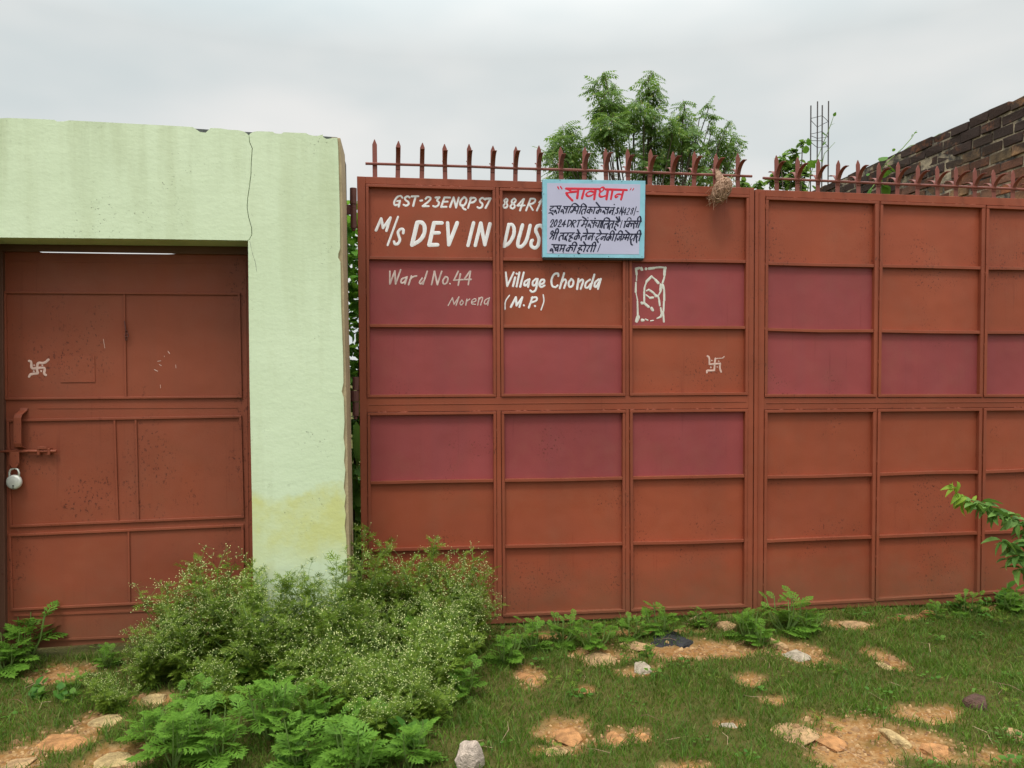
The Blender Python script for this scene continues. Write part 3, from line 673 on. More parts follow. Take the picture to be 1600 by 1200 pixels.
tag(ln.build('lettering', M['white_paint'], PL[0, 0], recalc=False), 'bold white hand painted company name'); ln = MB()
strokes(ln, "250,710 175,1050;250,710 310,705 338,780 328,880 260,1000 175,1052;465,715 385,1000 400,1062 460,1050 530,960 585,720;785,765 755,720 690,730 665,800 700,870 727,940 705,1050 650,1080 595,1040 600,970 620,955", 770, 280, 10, 54, YL, h=.0014)
tag(ln.build('lettering', M['white_paint'], PL[0, 1], recalc=False), 'bold white company name continued')
ln = MB(); strokes(ln, """85,62 85,150;85,150 120,60;120,60 125,150;125,150 160,52;195,105 165,115 160,145 185,140 205,100;205,100 190,150;235,95 215,155;225,120 245,100 270,95
310,110 288,140 300,152 320,130;345,62 315,152;375,155 395,62;395,62 415,155;415,155 445,62;470,100 450,130 460,155 485,140 490,105 470,100;502,148
560,62 530,125;530,125 590,120;575,80 560,158;640,62 600,120;600,120 650,118;645,62 630,155""", 590, 410, 4.444, 11.5, YL)
tag(ln.build('lettering', M['faded_paint'], PL[1, 0], recalc=False), 'faded pinkish white ward number'); ln = MB(); strokes(ln, """w8 490,300 520,245;w8 520,245 530,292;w8 530,292 565,240;w8 565,240 545,300;w8 585,262 570,285 580,300 598,280 585,262;w8 620,255 612,298;w8 618,272 640,255
w8 655,278 685,270 680,250 655,262 650,290 680,292;w8 705,245 695,298;w8 700,265 720,240 732,245 715,298;w8 770,250 745,262 740,290 760,290 778,245;w8 778,245 765,298""", 590, 410, 4.444, 11.5, YL)
tag(ln.build('lettering', M['faded_paint'], PL[1, 0], recalc=False), 'faded town name, small and slanted')
ln = MB(); strokes(ln, """890,70 900,165;900,165 945,70;955,105 940,165;965,78;985,70 965,168;1015,70 990,170;1045,120 1020,135 1018,165 1040,155 1055,118;1055,118 1045,170
1100,115 1075,135 1078,165 1100,155 1112,115;1112,115 1100,195 1075,208 1060,195;1125,155 1155,145 1160,120 1135,120 1120,155 1135,175 1160,160
1255,95 1255,75 1225,80 1205,120 1210,165 1235,175 1250,160;1295,75 1265,180;1275,140 1300,115 1312,130 1295,178;1345,115 1325,140 1330,175 1355,165 1362,130 1345,115
1395,115 1385,185;1390,145 1420,115 1430,130 1410,185;1475,120 1445,140 1440,175 1460,178 1480,150;1505,85 1475,185;1535,118 1508,140 1505,170 1520,172 1550,115;1550,115 1530,185
w9 915,230 885,270 885,325;925,310 960,242;960,242 965,300;965,300 1005,242;1005,242 985,310;1015,298;1050,315 1075,242;1070,247 1105,240 1107,265 1065,280;1092,303;w9 1150,225 1157,270 1135,330""", 590, 410, 4.444, 14, YL)
tag(ln.build('lettering', M['white_paint'], PL[1, 1], recalc=False), 'white hand painted village address on the brown panel')
ln = MB(); strokes(ln, """150,160 160,260;w20 160,260 157,370;w34 148,400 145,560;w22 150,580 175,700;w30 175,720 180,960;w62 185,985 160,1055;240,150 250,175;w40 150,165 205,150;320,165 322,160;w44 370,160 460,150;w30 460,146 560,135 650,145
w58 650,150 640,170;w44 640,180 635,270;w34 635,300 605,400;w50 600,440 622,500;w32 630,520 632,700;w38 625,720 620,880;w34 612,900 625,1065;w50 255,1040 275,1042;w26 310,1022 350,1042;w24 400,1052 445,1045;w26 510,1010 565,985
w40 530,405 480,350;w28 480,350 415,295;w44 415,295 330,380;w30 330,390 295,480 290,560;w34 290,560 290,750;w40 290,750 365,812;w48 415,835 435,868;w50 245,742
w26 330,540 370,520;w36 390,535 450,575;w30 460,590 490,625;w44 490,625 520,630;w40 390,660 440,655;w28 380,655 320,610;w28 535,615 570,550;w40 570,530 570,430;w30 530,640 545,700;w36 545,700 555,790;w32 570,830 590,930;w36 590,930 570,985""", 980, 405, 10.91, 44, YL, h=.0015, jit=.2)
tag(ln.build('painted_mark', M['chalk_paint'], PL[1, 2], recalc=False), 'daubed white rectangle with a looped figure inside')
ln = MB(); strokes(ln, "510,330 570,370 570,580;580,588 820,570 905,560;905,560 890,700 935,820;w34 1030,345 985,390;w26 960,395 790,405;755,405 735,560 720,775;720,778 500,782;490,790 490,840;w44 640,465;w40 855,490;w48 610,680;w36 810,670", 1080, 540, 20, 56, YL)
tag(ln.build('painted_mark', M['pink_paint'], PL[2, 2], recalc=False), 'small pinkish white Hindu auspicious sign')

# ------------------------------------------------------------------ notice board
YB = -.035
sign = empty('notice_board', Vector((W(928, 404, YB).x, YB, W(928, 404, YB).z)), 'white notice board with pale blue border and red Hindi heading, fixed on the gate', 'sign')
q4 = [(848, 280), (1008.6, 282.4), (1006.6, 403.6), (848, 402)]
sb = MB(); sb.pxprism(q4, YB, YB, YB + .028); bd_ = sb.build('border', M['board_edge'], sign, bevel=.0015)
sb = MB(); sb.pxprism([(854.8, 286), (1000.5, 288), (998.5, 397.5), (854.8, 396)], YB, YB - .0012, YB - .0002); face = sb.build('face', M['board'], sign)
sb = MB(); sb.pxprism([(848.6, 401), (1006, 402.6), (1005.6, 406.2), (849, 405.4)], YB, YB + .004, YB + .032); sb.build('shadow_strip', M['nail_shadow'], sign)  # dark strip standing in for the shadow along the board's lower edge
sb = MB()
for x_, y_ in ((875, 281.6), (925, 283), (971.5, 283.8), (849.8, 303), (873, 399.6), (951, 401), (1003, 401.3), (897, 399.8)):
    p = W(x_, y_, YB); sb.tube([p + Vector((0, .0005, 0)), p - Vector((0, .0014, 0))], .0024, 8)
sb.build('nails', M['nail_shadow'], bd_)
YT = YB - .0013
sb = MB(); strokes(sb, """w34 372,185 860,190;w34 955,196 1265,206;w17 250,160 265,188;w17 290,155 310,187;w17 1330,180 1312,206;w17 1368,182 1347,210
395,190 442,216 428,242 375,250;375,250 395,290 462,358;w40 436,236 545,226;w36 552,195 535,325;w34 640,195 605,330;w36 805,200 785,340;790,236 720,220 660,262 685,302 745,288 782,258
875,230 862,192 905,162 938,182 905,222 862,245 862,298 900,308 965,285;w36 985,210 965,340;w34 1055,210 1030,340;w36 1215,210 1180,345;1195,272 1130,264 1092,290 1110,318 1132,300""", 845, 275, 9.41, 30, YT, nib=R(40))
tag(sb.build('lettering', M['red_ink'], face, recalc=False), 'red Hindi heading')
sb = MB()
def ink(d, ox, oy, sc, wd): strokes(sb, d, ox, oy, sc, wd * 1.25, YT, nib=R(35))
ink("""100,205 440,195;190,210 180,250 95,275 85,320 130,350 190,335 180,365;w44 50,420 110,400 150,420 180,465;220,400 250,310 270,350 290,430;310,210 335,280 390,280;420,200 350,410
510,215 890,215;890,215 1240,222;430,370 460,300 500,320 510,430;430,375 500,380;540,220 550,290 630,280;640,220 580,410;735,220 655,410;850,220 790,390 750,410 730,380 770,340 850,330
770,210 780,150 850,110 920,140 985,210;880,220 870,360 960,340;990,220 925,430;1075,220 1000,430;1060,215 1080,150 1130,120 1190,160 1225,215;1230,225 1165,430;1190,300 1120,290 1070,380 1085,450
1300,235 1600,235;1370,240 1310,430;1340,310 1270,310 1240,380 1280,410 1330,360;1350,310 1410,310 1390,380;1500,240 1440,430""", 855, 312, 20, 33)
ink("""170,235 560,240;135,90 250,230;260,240 180,430;210,320 150,350 130,410 170,430 220,370;230,310 290,310 270,380;330,390 360,330 390,380 400,440;330,392 390,385;420,250 430,310 500,310;520,250 470,440
590,255 720,245;690,250 630,460;650,340 580,320 530,400 560,430 590,370;w36 695,150;w30 690,470;840,270 800,250 780,300 810,370 790,430 730,420;w30 850,440 930,235;w32 930,235 925,450;w26 870,370 920,370;w24 990,225 930,490
w30 1070,250 970,400;w30 970,400 1060,400;w30 1060,260 1020,460;w28 1120,290 1160,250 1190,290 1080,458;w24 1080,462 1130,465;w28 1290,260 1230,300 1260,360 1270,420 1220,460 1200,420 1250,370 1310,300 1290,260;w26 1385,220 1305,490;w26 1400,372 1450,368""", 925, 312, 20, 34)
ink("""110,270 150,180 205,190 190,260 95,408;95,412 170,410;280,190 220,300 215,390 260,390 310,270 310,190 280,190;370,270 410,180 450,190 430,270 335,398;335,402 430,400;570,200 460,340;460,342 580,330;560,210 510,400
670,200 625,410;670,200 750,205 765,260 720,350 625,410;820,200 750,410;820,205 900,210 900,260 800,310;800,310 840,420;955,205 1080,195;1010,205 940,410
1130,210 1290,210;1110,100 1215,170;w34 1270,125;1165,215 1140,320 1090,400 1065,370 1100,330 1220,320;1270,215 1190,430;1340,210 1600,215;1270,390 1310,290 1350,370 1355,430;1270,392 1340,375;1400,220 1400,290 1470,290;1490,220 1430,420;w42 1495,140""", 855, 334, 20, 31)
ink("""190,215 700,230;w36 100,272 170,285 110,330 120,390 200,365;250,230 180,430;310,230 250,430;355,230 300,440;370,220 390,150 460,120 530,150 560,225;550,230 480,450;520,310 480,290 460,340 420,300 370,370 375,450;690,230 620,440;650,310 590,310 535,400 540,480
750,235 880,230;765,110 830,210;850,95 865,210;840,240 820,280 740,290 740,340 800,340 810,380;720,390 690,450 740,505;w26 945,210 880,430
1020,235 1240,225;1240,228 1540,230;1050,240 1000,430;w28 1090,230 1110,150 1170,110 1220,150 1220,230;1190,240 1130,410;1160,310 1090,330 1070,390 1110,400 1160,340;1170,300 1240,300 1220,390
1280,300 1310,330 1300,450;1340,240 1350,310 1430,300;1440,240 1380,420;1510,240 1440,430;1430,225 1430,130 1490,75 1530,130 1520,230""", 925, 334, 20, 36)
ink("""180,200 190,140 150,130 110,200 120,240 165,220 150,300 80,380;w44 80,380 120,335;160,280 220,270;250,200 175,400;210,195 350,195;320,200 255,400;250,190 280,80 320,55 350,100 345,190
410,205 850,195;510,215 490,390;490,290 430,270 370,340 375,435;660,215 620,290 570,310 540,400;570,310 600,430;w40 540,390 590,400;810,210 790,260 700,280 700,320 770,320 780,360;740,350 680,400 680,465 740,450
905,210 1030,215;950,100 1000,200;980,220 910,400;950,280 870,300 840,380 880,400 930,340;960,270 1010,280 990,370;1130,210 1490,210;1235,75 1265,210;1250,215 1200,410;1220,290 1180,270 1160,320 1120,280 1060,350 1060,430
1440,215 1390,420;1410,300 1320,290 1270,370 1300,410 1340,340;w26 1480,320""", 855, 354, 20, 36)
ink("""150,225 500,225;240,110 290,220;270,230 240,280 160,310 110,400 150,420 220,370;150,420 190,490;460,235 380,430;420,320 320,310 270,380 300,410 350,350
540,240 720,235;590,245 510,430;540,310 470,340 450,410 490,430 540,350;560,300 600,310 580,390;690,240 630,430;570,230 600,150 650,125 690,170 690,235
760,235 960,245;960,245 1180,240;1180,238 1540,235;780,245 710,450;810,240 850,150 900,125 950,170 945,240;940,250 880,440;900,310 850,315 850,390 800,430 790,370;1010,250 980,340 940,420 930,400 990,350 1060,340
1090,250 1040,400 1030,420 1060,350 1140,340;1170,250 1110,430;1055,125 1180,235;1270,250 1240,280 1200,340 1190,410 1220,420 1280,370;1220,420 1210,500 1230,560 1260,570;1350,250 1300,440
1400,250 1370,325 1430,320;1385,340 1395,490;1520,240 1465,440;1410,230 1430,150 1490,105 1520,160 1525,235""", 925, 354, 20, 35)
ink("""130,145 520,160;80,320 110,250 150,280 160,360;85,322 150,310;190,160 190,220 240,250;310,170 290,330;300,220 240,220 220,300 250,310 300,250;400,170 380,260 350,320;360,270 470,250;490,165 440,330;w24 450,365
610,170 830,165;650,180 590,330;600,220 540,260 530,310 570,325 620,260;650,220 710,230 690,300;800,175 735,340;700,165 710,100 760,65 815,110 815,165
900,165 1360,175;960,170 940,220 870,230 880,270 950,270 950,300;890,300 840,340 870,390 900,390;1015,75 1070,160;1080,170 1010,340;1190,175 1150,250 1100,305;w46 1110,320;1260,180 1210,340;1345,180 1280,340;1250,165 1270,100 1320,70 1345,110 1345,170;w26 1480,130 1400,340""", 855, 374, 17.78, 32)
tag(sb.build('lettering', M['ink'], face, recalc=False), 'navy black Hindi notice text in four lines')

# ------------------------------------------------------------------ straw clump on the spikes
nc = W(1128, 297, -.075)
nest = empty('straw_nest', nc, 'dried straw nest clump caught on the gate spikes', 'nest')
me = MB(); bm = bmesh.new(); bmesh.ops.create_icosphere(bm, subdivisions=3, radius=1)
tilt = Matrix.Rotation(R(32), 3, 'Y')
vs = []
for v_ in bm.verts:
    c = v_.co.copy(); k = 1 + .12 * math.sin(c.x * 9 + c.z * 7) * math.cos(c.y * 8); vs.append(nc + tilt @ Vector((c.x * .052 * k, c.y * .048 * k, c.z * .082 * k)))
fs = [tuple(v_.index for v_ in f.verts) for f in bm.faces]; bm.free(); me.add(vs, fs)
me.build('core', M['strawcore'], nest, True)
me = MB(); nr = random.Random(5)
for i in range(620):
    a, b_ = nr.uniform(0, 2 * math.pi), nr.uniform(-1.25, 1.25); da, db = nr.uniform(-1.4, 1.4), nr.uniform(-.9, .9); lift = nr.uniform(.98, 1.07); fl = nr.random() < .03
    pth = []
    for k in range(5):
        u = k / 4; aa, bb = a + da * u, b_ + db * u; rr = lift + (fl * u * u * .5)
        pth.append(nc + tilt @ Vector((.054 * rr * math.cos(bb) * math.cos(aa), .050 * rr * math.cos(bb) * math.sin(aa), .085 * rr * math.sin(bb))))
    me.tube(pth, [.0020, .0022, .0021, .0017, .0008], 3)
tpn = W(1121, 264, -.02)
for i in range(170):                                 # twisted tail up to the spike
    u0, u1 = nr.uniform(0, .6), nr.uniform(.5, 1.05); pth = []
    ph = nr.uniform(0, 6.28)
    for k in range(5):
        u = lerp(u0, u1, k / 4); c = nc.lerp(tpn, u) + Vector((0, 0, .03 * (1 - u))); rr = lerp(.032, .013, u) * nr.uniform(.7, 1.2)
        pth.append(c + Vector((math.cos(ph + u * 5) * rr, math.sin(ph + u * 5) * rr * .7, 0)))
    me.tube(pth, [.0015, .0016, .0016, .0013, .0007], 3)
for i in range(60):
    c = W(nr.uniform(1112, 1124), nr.uniform(290, 314), -.07); me.tube([c, c + Vector((nr.uniform(-.03, .01), nr.uniform(-.02, .01), nr.uniform(-.03, .02))), c + Vector((nr.uniform(-.06, .01), nr.uniform(-.03, .01), nr.uniform(-.07, .03)))], [.0015, .0014, .0006], 3)
me.build('straw', M['straw'], nest)

# ------------------------------------------------------------------ brick wall behind, right
XB = 4.9; ZT = 3.83
bwl = empty('brick_wall', Vector((XB + .12, 4, 0)), 'tall weathered brick wall, black with age along its top, behind the gate', 'wall')
mb = MB(); mb.box((XB + .004, .1, -.1), (XB + .22, 9.0, ZT - .035)); mb.build('mortar', M['mortar'], bwl)
br = MB(); bw_, bh = .232, .094; nrow = 20; q = random.Random(11)
for r_ in range(nrow):
    z1 = ZT - r_ * bh; off = (r_ % 2) * bw_ / 2; y_ = .1 - off
    while y_ < 8.9:
        l_ = bw_ + q.uniform(-.012, .012); g_ = q.uniform(.008, .016)
        a_, b2 = max(y_, .1), min(y_ + l_ - g_, 9.0)
        if b2 - a_ > .05 and True:
            zt = z1 - q.uniform(.008, .016) + (q.uniform(-.005, .005) if r_ == 0 else 0); zb = z1 - bh + q.uniform(0, .004); xo = q.uniform(-.014, .006)
            j = lambda s=.007: q.uniform(-s, s)
            vs = [(XB + xo + j(), a_ + j(), zb + j()), (XB + xo + j(), b2 + j(), zb + j()), (XB + xo + j(), b2 + j(), zt + j()), (XB + xo + j(), a_ + j(), zt + j())]
            vs += [(XB + .1 + (.11 if r_ == 0 else 0), v_[1], v_[2]) for v_ in vs]
            br.add(vs, [(0, 1, 2, 3), (7, 6, 5, 4), (0, 4, 5, 1), (1, 5, 6, 2), (2, 6, 7, 3), (3, 7, 4, 0)])
        y_ += l_
br.build('brick_face', M['brick'], bwl, bevel=.006)

# reinforcing bars on an unfinished column
YR = 4.2
rb0 = W(1280, 600, YR)
cage = empty('reinforcing_cage', Vector((rb0.x, YR, 0)), 'four bare steel reinforcing bars with wire ties, rising from an unfinished column', 'rebar')
mb = MB(); mb.box((rb0.x - .15, YR - .15, -.05), (rb0.x + .15, YR + .15, 3.35)); mb.build('column', M['concrete'], cage, bevel=.01)
ends = []
for x_, yt, dy in ((1266.8, 165, -.02), (1277.2, 158.5, .16), (1284.6, 164.5, -.16), (1294.4, 158, .02)):
    p = W(x_, yt, YR + dy); mb = MB(); mb.tube([(p.x - .004, p.y, 3.3), (p.x, p.y, 4.1), (p.x + .002, p.y, p.z)], .0085, 6); mb.build('bar', M['rebar'], cage); ends.append(p)
for yt in (190, 212, 226):
    mb = MB(); z = W(1280, yt, YR).z; o4 = [ends[i] for i in (0, 1, 3, 2)]
    pts = [Vector((p.x, p.y, z + rnd.uniform(-.02, .02))) for p in o4]; pts.append(pts[0] + Vector((.0, 0, .02))); mb.tube(pts, .004, 5); mb.build('tie', M['rebar'], cage)

# ------------------------------------------------------------------ trees behind the gate
def clump_tree(name, label, Y, clusters, trunk_px, tpl, mat, lsize, dens, limb=True, seed=1):
    q = random.Random(seed); base = W(trunk_px, 600, Y); base.z = 0
    root = empty(name, base, label, 'tree'); lv = Leaves(); tb = MB()
    fork = Vector((base.x, base.y, 1.9)); tb.tube([base - Vector((0, 0, .1)), base.lerp(fork, .5) + Vector((.05, 0, 0)), fork], [.11, .09, .08], 9)
    for (cx, cy, cr_) in clusters:
        yj = q.uniform(-.5, .5) * min(1, cr_ / 20); c = W(cx, cy, Y + yj); sc = (W(cx + 1, cy, Y + yj) - c).length; r_ = cr_ * sc
        mid = fork.lerp(c, .55) + Vector((q.uniform(-.15, .15), q.uniform(-.15, .15), -.15)); low = c - Vector((q.uniform(-.05, .05), 0, r_ * .7)); topp = c + Vector((q.uniform(-.06, .06), 0, r_ * .75))
        tb.tube([fork, mid, low, c, topp], [.020, .011, .006, .004, .002], 5)
        for i in range(int(cr_ * cr_ * dens)):
            while True:
                u = Vector((q.uniform(-1, 1), q.uniform(-1, 1), q.uniform(-1, 1)))
                if u.length < 1: break
            p = c + Vector((u.x * r_, u.y * r_ * 1.1, u.z * r_)); ax = Vector((c.x, c.y, p.z - r_ * .2)); d = (p - ax); d.z = 0
            d = d.normalized() if d.length > 1e-4 else Vector((1, 0, 0)); d += Vector((q.uniform(-.5, .5), q.uniform(-.5, .5), q.uniform(-.45, .35) + (.5 if u.z > .55 else 0)))
            lv.add(p - d.normalized() * lsize * .4, d, lsize * q.uniform(.7, 1.2), q.uniform(-.6, .6))
    tb.build('trunk', M['bark'], root, True); lv.build('crown', tpl, mat, root); return root
clump_tree('neem_tree', 'feathery neem tree rising behind the notice board end of the gate', 4.6,
    [(885, 207, 16), (870, 222, 14), (862, 245, 15), (880, 235, 20), (905, 228, 17), (915, 250, 16), (898, 258, 20), (878, 268, 18), (905, 280, 18), (865, 285, 14),
     (942, 118, 9), (936, 138, 13), (958, 138, 11), (945, 158, 19), (962, 165, 15), (938, 178, 13), (955, 192, 22), (975, 182, 15), (938, 212, 15), (955, 216, 18), (966, 232, 12), (930, 202, 9),
     (1018, 116, 8), (1010, 130, 9), (1024, 140, 11), (1012, 152, 14), (1028, 160, 10), (1000, 172, 18), (1020, 178, 15), (985, 192, 16), (1015, 195, 14), (988, 168, 11),
     (1068, 160, 6), (1070, 172, 8), (1066, 188, 13), (1046, 200, 15), (1078, 205, 15), (1030, 212, 17), (1058, 222, 23), (1085, 225, 15), (1005, 228, 16), (1030, 240, 22), (1060, 250, 22), (1008, 255, 17), (1040, 268, 22), (1000, 280, 18), (985, 235, 8),
     (1106, 166, 7), (1098, 180, 7), (1114, 184, 7), (1106, 200, 7), (1140, 192, 6), (1132, 208, 9), (1146, 214, 9), (1118, 222, 13), (1135, 232, 16), (1150, 232, 8), (1112, 245, 17), (1130, 255, 15), (1090, 255, 14), (1105, 275, 17), (1080, 282, 18), (1130, 278, 12), (960, 282, 11), (1045, 292, 18)],
    1010, T_NEEM, M['neem'], .165, .175, seed=4)
clump_tree('neem_tree', 'small leafy tree beside the reinforcing bars, low over the gate', 4.0,
    [(1225, 250, 9), (1238, 240, 8), (1252, 225, 6), (1230, 266, 12), (1245, 256, 10), (1215, 274, 8), (1240, 278, 12), (1225, 288, 11), (1256, 272, 9), (1250, 292, 10), (1205, 286, 7), (1185, 290, 8), (1170, 292, 6), (1160, 287, 6)],
    1235, T_OV, M['neem'], .10, .42, seed=9)

def vine(name, label, Y, stems, leaves, msize, cat='vine'):
    q = random.Random(len(label)); b0 = W(*stems[0][0], Y); b0.z = 0
    root = empty(name, b0, label, cat); tb = MB(); lv = Leaves()
    s0 = W(*stems[0][0], Y); tb.tube([b0, Vector((s0.x, s0.y, s0.z / 2)), s0], .005, 4)
    for st_ in stems: tb.tube([W(a, b_, Y + q.uniform(-.03, .03)) for a, b_ in st_], [.0045] * (len(st_) - 1) + [.002], 4)
    for (a, b_, s_, ang) in leaves: lv.add(W(a, b_, Y - .02), (math.cos(ang), q.uniform(-.5, .2), math.sin(ang)), s_ * msize, q.uniform(-.9, .9))
    tb.build('stem', M['stem'], root); lv.build('foliage', T_ROUND, M['vine'], root); return root
vine('climbing_vine', 'yellow green vine climbing round the reinforcing bars', 4.05, [[(1262, 297), (1268, 268), (1280, 240), (1290, 215), (1298, 195), (1303, 180)], [(1275, 297), (1288, 240), (1305, 222)]],
     [(1260, 240, 1.0, 2), (1262, 252, 1.2, -.5), (1255, 262, 1.3, -2), (1265, 270, 1.3, .3), (1258, 282, 1.6, -2.4), (1268, 290, 1.5, -.8), (1285, 228, .7, 1), (1290, 212, .6, 2.4), (1298, 196, .5, .6), (1303, 182, .5, 1.4), (1280, 250, .5, -.4), (1264, 228, .9, 1.8), (1250, 275, 1.2, -1.6), (1278, 255, .6, 2.5)], .11)
vine('climbing_vine', 'thin vine shoots leaning over the dark brick wall top', 2.3, [[(1378, 262), (1392, 248), (1410, 232), (1424, 216), (1432, 204)], [(1400, 244), (1422, 228), (1445, 222), (1470, 208)], [(1360, 297), (1372, 280), (1385, 262)]],
     [(1380, 256, 1.2, -.2), (1374, 252, 1.3, .6), (1390, 262, .9, -.6), (1398, 236, .5, 2.6), (1424, 214, .4, 1.2), (1428, 208, .4, .3), (1408, 245, .6, .2), (1432, 236, .5, .3), (1362, 292, 1.6, -2), (1370, 286, 1.6, -.3), (1380, 290, 1.4, -.9), (1378, 276, 1.3, .6), (1466, 210, .4, .5), (1355, 275, .5, 1)], .085)

# shrub seen through the gap by the hinge post
def bush(name, label, lo, hi, size, n, lsize, seed, cat='shrub'):
    q = random.Random(seed); root = empty(name, lo, label, cat); lv = Leaves(); tb = MB()
    for i in range(9):
        a = q.uniform(0, 6.28); tb.tube([lo, lo + Vector((math.cos(a) * size * .4, math.sin(a) * size * .4, hi * .5)), lo + Vector((math.cos(a) * size * .7, math.sin(a) * size * .7, hi * .9))], [.015, .01, .004], 5)
    for i in range(n):
        a = q.uniform(0, 6.28); z = q.uniform(.05, 1); rr = size * math.sqrt(q.random()) * (1 - .35 * z)
        p = lo + Vector((math.cos(a) * rr, math.sin(a) * rr, z * hi)); lv.add(p, (math.cos(a) + q.uniform(-.6, .6), math.sin(a) + q.uniform(-.6, .6), q.uniform(-.5, .6)), lsize * q.uniform(.6, 1.3), q.uniform(-.7, .7))
    tb.build('branch', M['bark'], root); lv.build('foliage', T_OV, M['shrub'], root); return root
g0 = W(553, 600, .95); bush('shrub', 'bright green shrub glimpsed through the hinge side gap', Vector((g0.x - .05, 1.15, 0)), 2.85, .80, 4200, .13, 21)
q = random.Random(8); g1 = W(556, 780, .45)
bl = empty('broadleaf_plant', Vector((g1.x, .45, 0)), 'large broad leaf plant low behind the gate hinge', 'plant'); lv = Leaves(); tb = MB()
tb.tube([(g1.x, .45, -.02), (g1.x, .47, .5), (g1.x + .01, .45, 1.05)], [.014, .011, .006], 6)
for z, a in ((.55, 2.8), (.62, -.4), (.72, 1.9), (.80, -1.2), (.88, 2.6), (.95, -.6), (1.0, 1.2)): lv.add((g1.x, .46, z), (math.cos(a) * .5, -.35, math.sin(a * 1.7) * .4 + .35), .34, a)
tb.build('stem', M['stem'], bl); lv.build('foliage', T_OV, M['sapling'], bl)

# ------------------------------------------------------------------ weeds
def flowering(name, loc, label, H, Rr, seed, nst=11, dens=1.0, fl=1.0):
    q = random.Random(seed); loc = Vector(loc)
    root = empty(name, loc, label, 'weed'); tb = MB(); big = Leaves(); fine = Leaves(); fw_ = Leaves()
    for s_ in range(nst):
        a = q.uniform(0, 6.28); ln_ = Rr * math.sqrt(q.random()); h = H * q.uniform(.5, 1.16) * (1 - .25 * ln_ / Rr)
        top = loc + Vector((math.cos(a) * ln_, math.sin(a) * ln_, h)); midp = loc + Vector((math.cos(a) * ln_ * .35, math.sin(a) * ln_ * .35, h * .5))
        b0 = loc + Vector((q.uniform(-.03, .03), q.uniform(-.03, .03), -.02)); tb.tube([b0, midp, top], [.0042, .0032, .0016], 4)
        def along(u): return (b0 * (1 - u) ** 2 + (midp * 2 - (b0 + top) * .5) * 2 * u * (1 - u) + top * u * u)
        for k in range(int(13 * dens)):
            u = q.uniform(.05, .55); aa = q.uniform(0, 6.28); big.add(along(u), (math.cos(aa), math.sin(aa), q.uniform(.0, .8)), q.uniform(.07, .13), q.uniform(-.7, .7))
        for k in range(int(30 * dens)):
            u = q.uniform(.35, 1); aa = q.uniform(0, 6.28); fine.add(along(u), (math.cos(aa), math.sin(aa), q.uniform(.0, 1.3)), q.uniform(.035, .095), q.uniform(-.9, .9))
        for k in range(int(7 * dens)):
            u = q.uniform(.5, 1.0); aa = q.uniform(0, 6.28); p = along(u); e_ = p + Vector((math.cos(aa) * .08, math.sin(aa) * .08, q.uniform(.03, .12))) * q.uniform(.6, 1.25); tb.tube([p, p.lerp(e_, .6) + Vector((0, 0, .01)), e_], [.0014, .0011, .0008], 3)
            for z in range(6): fine.add(p.lerp(e_, q.random()), (q.uniform(-1, 1), q.uniform(-1, 1), q.uniform(.1, 1)), q.uniform(.02, .05), q.uniform(-.9, .9))
            for z in range(int(q.randint(3, 7) * fl)):
                f_ = e_ + Vector((q.gauss(0, .022), q.gauss(0, .022), q.gauss(.004, .016))); tb.tube([e_, f_], [.0007, .0006], 3); fw_.add(f_, (q.uniform(-1, 1), q.uniform(-1, 1), 1), q.uniform(.0028, .0046), 0)
    tb.build('stem', M['stem'], root); big.build('foliage', T_LOBE, M['weed'], root); fine.build('upper_foliage', T_FINE, M['weed'], root); tag(fw_.build('flowers', OCT, M['flower'], root), kind='stuff')
    return root
def leafy(name, loc, label, H, Rr, seed, n=34, size=.13, tpl=None, mat='lobed', stems=6):
    q = random.Random(seed); loc = Vector(loc); root = empty(name, loc, label, 'weed'); tb = MB(); lv = Leaves()
    for s_ in range(stems):
        a = q.uniform(0, 6.28); ln_ = Rr * q.uniform(.1, .6); h = H * q.uniform(.5, 1); top = loc + Vector((math.cos(a) * ln_, math.sin(a) * ln_, h)); b0 = loc - Vector((0, 0, .02))
        tb.tube([b0, b0.lerp(top, .5) + Vector((math.cos(a) * .02, math.sin(a) * .02, 0)), top], [.005, .004, .002], 4)
        m_ = max(3, n // stems)
        for k in range(m_):
            u = (k + q.random()) / m_; aa = k * 2.4 + q.uniform(-.4, .4); p = b0.lerp(top, .1 + .9 * u); s2 = size * (1.1 - .55 * u) * q.uniform(.8, 1.2)
            d = Vector((math.cos(aa), math.sin(aa), .15 + 1.1 * u + q.uniform(-.2, .2))); lv.add(p, d, s2, q.uniform(-.4, .4))
    tb.build('stem', M['stem'], root); lv.build('foliage', tpl or T_LOBEBIG, M[mat], root); return root
def gp(px, py): p = G(px, py); p.z = gz(p.x, p.y); return p
FG = 'white flowered weeds along the wall foot'
protoA = flowering('flowering_weed', gp(335, 1040), 'bushy white flowered weed in front of the door beside the pillar', .60, .32, 31, 17, 1.0, 1.5); protoA['group'] = FG
protoB = flowering('flowering_weed', gp(560, 1015), 'tall thin flowered weed growing at the foot of the hinge post', .66, .27, 47, 17, 1.2, .7); protoB['group'] = FG
protoC = flowering('flowering_weed', gp(640, 1095), 'low white flowered weed at the front of the gate clump', .32, .25, 59, 13, .9, .9); protoC['group'] = FG
